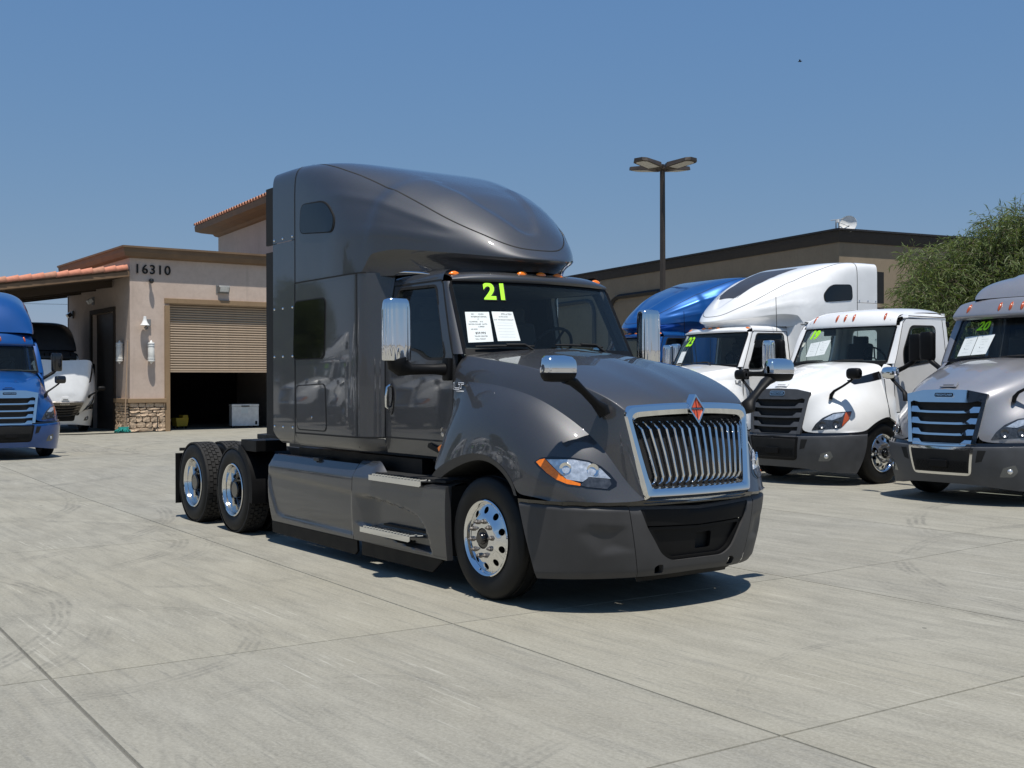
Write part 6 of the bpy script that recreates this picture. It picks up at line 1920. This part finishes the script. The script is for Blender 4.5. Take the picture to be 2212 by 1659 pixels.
    # roof edge down to the door top
    for s in (-1, 1):
        A_ = [g[0][i] for i in range(2, len(g[0]))]
        gg = []
        for x in np.linspace(-.72, xr if cab == 'day' else -2.02, 8):
            yz = min(A_, key=lambda p: abs(p[0] - x))
            gg.append([(x, -ctum(2.72), 2.735), (x, -ctum(2.75) - .005, 2.775), (x, -max(abs(yz[1]), .94), min(2.84, yz[2]))])
        MB().grid(bsp(np.swapaxes(np.array(gg), 0, 1), 3)).side(s).build('roof_rail', RM, root, 60)
        st = MB(); strip(st, [(x, -ctum(2.78) - .01, 2.778) for x in np.linspace(-.86, -1.92, 6)], .016, None, .004, (0, -1, .2)); st.side(s).build('roof_gutter', M['matte_black'], root)
    for yy in (-.75, -.18, 0, .18, .75):
        zt, xx = (2.77 if cab != 'day' else 2.775), -.45
        l, n, i, d = crb.ray_cast(Vector((1.0, yy, zt)), Vector((-1, 0, 0)), 4)
        l2, n2, *_ = crb.ray_cast(Vector((1.0, yy * .97, zt + .065)), Vector((-1, 0, 0)), 4)
        l0, n0, *_ = crb.ray_cast(Vector((1.0, yy, zt - .065)), Vector((-1, 0, 0)), 4)
        if l is None or l2 is None or l0 is None: continue
        MB().tube([l0 + Vector((.0, 0, 0)), l0 * .8 + l2 * .2 + Vector((.006, 0, 0)), (l0 + l2) / 2 + Vector((.010, 0, 0)), l0 * .2 + l2 * .8 + Vector((.008, 0, 0)), l2], [.006, .020, .023, .020, .006], 8).build('clearance_lamp', M[lamp], root, 60)
    # sleeper box and roof fairing
    if cab != 'day':
        H = 2.905
        plan = bsp(np.array([(-3.9, 1.225), (-3.0, 1.228), (-2.4, 1.225), (-2.2, 1.215), (-2.05, 1.19), (-1.93, 1.15), (-1.83, 1.125)]), 4)
        for s in (-1, 1):
            gg = [[(x, -(y - (1.125 - ctum(z)) * float(sstep(-2.3, -1.9, x))), z) for x, y in plan] for z in np.linspace(1.1, H, 12)]
            MB().grid(gg).side(s).build('sleeper_side', P, root, 50)
            panel(MB(), rpoly([(-3.2, 2.0), (-2.5, 2.0), (-2.5, 2.6), (-3.2, 2.6)], .08), [], lambda u, v: (u, -1.236, v), .3, (0, .02, 0)).side(s).build('privacy_window', M['glass_dark'], root)
        MB().box((-3.88, 0, 2.0), (.05, 2.4, 1.85)).build('rear_wall', P, root)
        L = croof(cab)
        rf = MB().grid(L)
        rf.add([p for p in L[0]], [tuple(range(len(L[0])))])
        if cab == 'mid':
            nv = []
            for x, y, z in rf.v:
                if z > 2.92 and x > -1.8:
                    z += .028 * float(1 - sstep(.33, .42, math.hypot((x + 1.45) * .55, y)))
                nv.append((x, y, z))
            rf.v = nv
        rf.build('roof_fairing', RM, root, 60)
    else:
        win = [rpoly([(s * .93, 2.06), (s * .36, 2.06), (s * .36, 2.62), (s * .90, 2.62)], .07) for s in (-1, 1)]
        panel(MB(), [(-1.06, 1.1), (1.06, 1.1), (1.02, 2.85), (-1.02, 2.85)], win, lambda u, v: (-1.91, u, v), .15, (-.03, 0, 0)).build('rear_wall', P, root, 40)
        for w_ in win:
            panel(MB(), w_, [], lambda u, v: (-1.925, u, v), .2).build('rear_window', M['glass_day'], root)
        for s in (-1, 1):
            MB().box((-1.97, s * 1.02, 2.66), (.10, .10, .10)).build('cab_light_bracket', M['black'], root, None, .02)
    # windscreen, seal, wipers
    gg = [[cwsp(s_, t) for s_ in np.linspace(-.985, .985, 21)] for t in np.linspace(-.03, .985, 8)]
    MB().grid(gg, flip=True).build('windscreen', M['glass'] if cab != 'day' else M['glass_clear'], root, 60)
    sl = MB()
    lp_ = [cwsp(-1, t) for t in np.linspace(0, .93, 10)] + [cwsp(-.975, .98)] + [cwsp(s_, .995) for s_ in np.linspace(-.94, .94, 20)] + [cwsp(.975, .98)] + [cwsp(1, t) for t in np.linspace(.93, 0, 10)]
    strip(sl, lp_, .05, None, .004, (.85, 0, .4))
    strip(sl, [cwsp(s_, .01) for s_ in np.linspace(-1, 1, 21)], .06, None, .004, (.85, 0, .4))
    sl.build('windscreen_seal', M['black'], root, 60)
    for a, b in ((-.8, -.2), (0, .62)):
        pa, pb = Vector(cwsp(a, .05)) + Vector((.03, 0, .01)), Vector(cwsp(b, .075)) + Vector((.03, 0, .01))
        MB().tube([pa, pa * .6 + pb * .4 + Vector((.015, 0, .005)), pb], [.008, .016, .008], 6).build('wiper', M['matte_black'], root)
    # interior
    MB().grid([[(-.36, y, 1.96), (-.50, y, 2.03), (-.75, y, 2.04), (-.85, y, 1.93), (-.86, y, 1.3)] for y in np.linspace(-.97, .97, 7)]).build('dashboard', M['interior'], root, 40)
    MB().box((-1.2, 0, 1.25), (1.6, 2.0, .06)).build('cab_floor', M['interior'], root)
    MB().box((-1.25, 0, 2.70), (1.2, 1.7, .03)).build('headliner', M['interior'], root)
    if cab != 'day':
        MB().box((-2.1, 0, 2.05), (.05, 2.1, 1.6)).build('sleeper_curtain', M['interior'], root)
    for s in (-1, 1):
        st = thing('seat', (0, 0, 0)); st.parent = root
        MB().box((-1.30, s * .50, 1.70), (.5, .5, .15)).build('seat_cushion', M['fabric'], st, 40, .05, 3)
        MB().box((-1.58, s * .50, 2.04), (.15, .50, .66), Matrix.Rotation(R(-8), 3, 'Y')).build('seat_back', M['fabric'], st, 40, .06, 3)
        MB().box((-1.63, s * .50, 2.42), (.10, .30, .16)).build('head_rest', M['fabric'], st, 40, .04, 3)
    cw2 = Vector((-.80, .42, 2.08)); q = Matrix.Rotation(R(-60), 3, 'Y')
    sw = MB().tube([cw2 + q @ Vector((.215 * math.cos(a), .215 * math.sin(a), 0)) for a in np.linspace(0, 2 * math.pi, 24, endpoint=False)], .015, 6, False, True)
    for a in (.3, math.pi - .3, math.pi * 1.5): sw.tube([cw2, cw2 + q @ Vector((.21 * math.cos(a), .21 * math.sin(a), 0))], .012, 6)
    sw.build('steering_wheel', M['black'], root, 60)
    # door mirrors
    for s in (-1, 1):
        mr = thing('door_mirror', (0, 0, 0)); mr.parent = root
        g = []
        for z, k in ((2.005, .5), (2.01, .9), (2.05, 1.0), (2.36, 1.0), (2.42, .95), (2.445, .8), (2.45, .3)):
            g.append([(-.50 + .075 * k * math.copysign(abs(math.cos(a)) ** .7, math.cos(a)), -1.46 + .125 * k * math.copysign(abs(math.sin(a)) ** .7, math.sin(a)), z) for a in np.linspace(0, 2 * math.pi, 28, endpoint=False)])
        MB().grid(g, cv=True, flip=True).side(s).build('mirror_shell', M[mirror], mr, 50)
        MB().tube([(-.50, -1.42, 2.04), (-.49, -1.38, 1.98), (-.46, -1.25, 1.90), (-.40, -1.11, 1.83)], [.06, .05, .045, .055], 10, True, False, .8).side(s).build('mirror_arm', M['black'], mr, 60)
    for s in (-1, 1):
        front_wheel(root, 0, s * 1.185, s)
    x_end = -4.3 if cab == 'day' else -6.3
    if rear_axles:
        chassis(root, x_end - 1.6, .9, (x_end + .66, x_end - .66), 1)
    else:
        for s in (-1, 1):
            MB().box((-2.2, s * .43, .86), (6.0, .08, .26)).build('frame_rail', M['frame'], root)
        MB().tube([(0, -1.0, .5), (0, 1.0, .5)], .07, 8).build('front_axle', M['frame'], root, 50)
    if open_hood:
        piv = Vector((1.15, 0, .62))
        hood.matrix_local = Matrix.Translation(piv) @ Matrix.Rotation(R(60), 4, 'Y') @ Matrix.Translation(-piv)
        MB().box((.35, 0, 1.15), (.9, .8, .75)).build('engine', M['frame'], root, 40, .05)
        MB().box((.95, 0, 1.15), (.08, 1.0, .85)).build('radiator', M['matte_black'], root)
    return root
M['glass_clear'] = glass('clear_windscreen', (.80, .88, .86), .7, (.1, .13, .13), .03)
M['glass_day'] = glass('light_door_glass', (.78, .86, .83), .9, (.02, .02, .02), .05)
# =================================================================== the trucks
def year_sticker(root, ws, s0, s1, t0, t1, txt, mats=('neon', 'matte_black'), shear=.12):
    mid = Vector(ws((s0 + s1) / 2, (t0 + t1) / 2))
    r_ = Vector(ws(s1, (t0 + t1) / 2)) - Vector(ws(s0, (t0 + t1) / 2))
    u_ = Vector(ws((s0 + s1) / 2, t1)) - Vector(ws((s0 + s1) / 2, t0))
    n_ = r_.cross(u_).normalized()
    h = u_.length
    k = h / .70
    w = thing('year_sticker', (0, 0, 0)); w.parent = root
    text('year_outline', txt, k, M[mats[1]], w, (mid + n_ * .006 + r_.normalized() * h * .035 - u_.normalized() * h * .03, r_, u_), .0008, k * .052, shear, 'CENTER', 1.04)
    text('year_digits', txt, k, M[mats[0]], w, (mid + n_ * .009, r_, u_), .0008, k * .034, shear, 'CENTER', 1.04)
def price_sheet(root, ws, c, lines, big=None):
    """c: four (s,t) corners TL TR BR BL on the windscreen"""
    P = [Vector(ws(*q)) for q in c]
    n_ = (P[1] - P[0]).cross(P[0] - P[3]).normalized()
    if n_.x < 0: n_ = -n_
    s_ = thing('price_sheet', (0, 0, 0)); s_.parent = root
    P = [p + n_ * .006 for p in P]
    MB().add(P, [(3, 2, 1, 0)]).build('paper', M['paper'], s_)
    r_ = (P[1] - P[0]); u_ = (P[0] - P[3]); W, H = r_.length, u_.length
    k = H / 14
    for i, (row, txt, x, sz) in enumerate(lines):
        o = P[0] + r_ * x - u_ * (row / 13.5) + n_ * .002
        text('printed_line', txt, k * sz, M['ink'], s_, (o, r_, u_), .0002, .0, 0, 'CENTER')
SH1 = [(1, '2021        454,866', .5, .7), (2.2, 'INTERNATIONAL', .55, .85), (3.3, 'LT', .52, .7), (4.4, 'CUMMINS     X15', .42, .75), (5.5, 'EATON FULLER  AUTO', .48, .75), (6.6, '12 SPEED', .6, .7), (7.7, 'AIR RIDE', .3, .7), (9.4, '$59,995', .55, 1.35), (10.8, 'TRUCK CENTER', .55, .75), (12, 'CALL TODAY', .52, .7)]
SH2 = [(1.2, 'STK # 7021', .68, 1.0), (2.4, 'BUYERS GUIDE', .5, .6), (3.8, 'AS IS - NO DEALER WARRANTY', .5, .62), (5, '________________________', .5, .6), (6.2, '________________________', .5, .6), (7.6, '________________________', .5, .6), (9, '________________________', .5, .6), (10.2, '________________________', .5, .6), (11.4, '________________________', .5, .6)]
T_GROUP = 'used semi trucks parked on the sales lot'
def seq(n=4):
    return [(1, '20__', .3, .8), (2.6, '____________', .5, .9), (4.4, '______   _____', .5, .8), (6.2, '_________', .45, .8), (8.5, '$ __,___', .5, 1.2), (11, '____________', .5, .8)]

hero = lt_truck('grey', 'charcoal grey high roof sleeper truck with green 21 on its windscreen, standing alone in front', 'semi truck', None)
white_lt = copy_tree(hero)
blue_lt = copy_tree(hero)
year_sticker(hero, wsp, -.675, -.50, .73, .955, '21', shear=.05)
price_sheet(hero, wsp, [(-.926, .557), (-.702, .562), (-.727, .147), (-.955, .13)], SH1)
price_sheet(hero, wsp, [(-.676, .568), (-.464, .569), (-.464, .163), (-.686, .154)], SH2)

tag(white_lt, 'white high roof sleeper truck with green 23 and dark roof panel beside the day cab', 'semi truck')
white_lt.location = (-8.144, 8.842, .03); white_lt.rotation_euler = (0, 0, -1.6588)
repaint(white_lt, {'charcoal_metallic_paint': M['white'], 'grey_bumper_plastic': M['slate']})
year_sticker(white_lt, wsp, -.66, -.46, .62, .88, '23', ('neon', 'matte_black'), .12)
price_sheet(white_lt, wsp, [(-.80, .47), (-.56, .47), (-.56, .06), (-.80, .05)], seq())
m_ = MB()
rfb = [o for o in walk(white_lt) if o.name.startswith('roof_fairing')][0]
rb_ = BVHTree.FromPolygons([v.co for v in rfb.data.vertices], [tuple(p.vertices) for p in rfb.data.polygons])
def on_roof(u, v):
    l, n, i, d = rb_.ray_cast(Vector((u, v, 5)), Vector((0, 0, -1)), 4)
    return (u, v, (l.z if l else 3.5) + .005)
panel(m_, [(-1.22, -.30), (-1.22, .30), (-2.6, .52), (-2.6, -.52)], [], on_roof, .08).build('roof_decal', simple('dark_roof_film', (.04, .04, .045), .4), white_lt, 60)
MB().tube([(-1.55, 1.03, 2.70), (-1.5, 1.06, 3.35)], .006, 5).build('whip_aerial', M['black'], white_lt)

tag(blue_lt, 'metallic blue high roof sleeper truck half hidden behind the charcoal bonnet', 'semi truck')
blue_lt.location = (-12.0, 10.2, gz(-12, 10.2)); blue_lt.rotation_euler = (0, 0, R(-94.5))
repaint(blue_lt, {'charcoal_metallic_paint': M['blue'], 'grey_bumper_plastic': M['slate']})
MB().tube([(-1.55, 1.03, 2.70), (-1.5, 1.06, 3.25)], .006, 5).build('whip_aerial', M['black'], blue_lt)

day = cascadia('white', (-5.121, 9.392, gz(-5.1, 9.4)), R(-90), 'white day cab truck with black grille and green 19 sticker on its windscreen', 'semi truck', None, 'day', 'slate', 'slate', 'slate', False, None, False, 'black', 'red_amber')
year_sticker(day, cwsp, -.76, -.62, .70, .92, '19', ('neon', 'neon'), .25)
price_sheet(day, cwsp, [(-.70, .58), (-.46, .62), (-.46, .22), (-.70, .20)], seq())
price_sheet(day, cwsp, [(-.45, .62), (-.20, .66), (-.24, .26), (-.45, .22)], seq())
MB().tube([(-.35, 0, 0), (-.36, .16, 0), (-.30, .26, .0)], .001, 3)
MB().box((-.66, -.42, 2.55), (.02, .26, .13)).build('sun_visor_mirror', M['interior'], day, None, .02)

silver = cascadia('silver', (-1.624, 8.819, gz(-1.6, 8.8)), R(-90.8), 'silver sleeper truck with chrome grille and green 20 sticker at the right edge', 'semi truck', None, 'mid', 'slate', 'chrome', 'chrome', False, None, True, 'black', 'red_amber', 'chrome')
year_sticker(silver, cwsp, -.60, -.42, .70, .90, '20', ('neon', 'matte_black'), .25)
price_sheet(silver, cwsp, [(-.80, .56), (-.55, .58), (-.58, .12), (-.84, .10)], seq())
price_sheet(silver, cwsp, [(-.54, .58), (-.24, .60), (-.30, .14), (-.57, .12)], seq())

bluec = cascadia('blue2', (-20.786, -.643, gz(-20.8, -.6)), R(.7), 'royal blue high roof truck with chrome barred grille at the left edge', 'semi truck', None, 'raised', 'blue2', 'chrome', 'chrome', False, None, False, 'gloss_black', 'red_amber', 'gloss_black')
openc = cascadia('white', (-35.2, 4.15, .07), R(-2), 'white truck with bonnet tilted open and dark roof under the tiled canopy', 'semi truck', None, 'raised', 'white', 'steel', 'steel', True, 'roof_dark', False, 'black', 'black', 'black')
# a pale box trailer standing beyond the drive-through
tr = thing('box_trailer', (-62, 6.0, .07), R(90), 'white box trailer seen through the gap behind the open bonnet truck', 'trailer')
MB().box((0, 0, 2.5), (14, 2.6, 2.7)).build('trailer_box', M['white'], tr, None, .02)
MB().box((0, 0, 1.05), (13.6, 1.2, .16)).build('trailer_frame', M['frame'], tr)
for x in (-5.2, -4.0, 4.6):
    MB().cyl((x, -1.25, .5), (x, 1.25, .5), .5, None, 20).build('trailer_wheel', M['tyre'], tr, 40)
# wires and a bird
for z, r_ in ((6.6, .02), (6.2, .02), (5.6, .02)):
    pass
pw = thing('power_line', (0, 0, 0), 0, 'pair of thin overhead wires in the gap left of the service building', 'power line')
for z in (9.9, 9.3):
    MB().tube([(-95, y, z - .9 * (1 - ((y - 0) / 40) ** 2)) for y in np.linspace(-40, 40, 17)], .014, 4).build('wire', M['black'], pw)
for y in (-40, 40):
    MB().tube([(-95, y, 0), (-95, y, 10.2)], [.18, .13], 8).build('pole', M['bark'], pw)
bd = thing('bird', (-32.19, 40.87, 18.54), R(30), 'tiny dark bird gliding high in the sky on the right', 'bird')
bd.scale = (.55, .55, .55)
MB().tube([(-.20, 0, 0), (-.08, 0, .01), (.08, 0, .01), (.16, 0, .02), (.22, 0, .0)], [.01, .05, .055, .035, .008], 8).build('bird_body', M['matte_black'], bd, 60)
for s in (-1, 1):
    MB().grid([[(.08, s * .03, .02), (-.06, s * .03, .02)], [(.10, s * .25, .12), (-.05, s * .25, .11)], [(.0, s * .48, .06), (-.05, s * .48, .06)]]).build('wing', M['matte_black'], bd)
# =================================================================== the lot behind the camera, seen in the paint and the chrome
g2 = 'trucks parked on the far side of the lot'
for i, (x, y, rz, base) in enumerate(((-16.5, -17.5, 84, white_lt), (-20.6, -18.0, 88, day), (-24.8, -17.5, 86, day), (-29.5, -18.5, 90, white_lt), (-34.2, -18.0, 88, day), (-39.0, -18.5, 90, white_lt), (14.5, -19.5, 118, white_lt), (19.5, -14.0, 140, day), (23.0, -7.5, 165, white_lt))):
    c_ = copy_tree(base)
    c_.location = (x, y, 0); c_.rotation_euler = (0, 0, R(rz))
    tag(c_, 'white truck across the lot mirrored in the chrome of the charcoal truck', 'semi truck', g2)
tree2 = [o for o in bpy.data.objects if o.parent is None and o.get('category') == 'tree'][0]
for x, y, rz in ((-27, -27, 50), (-46, -21, 170)):
    c_ = copy_tree(tree2)
    c_.location = (x, y, 0); c_.rotation_euler = (0, 0, R(rz)); c_.scale = (1.1, 1.1, 1.15)
    tag(c_, 'narrow leaved tree across the lot mirrored in the dark door glass', 'tree', 'trees on the far side of the lot')
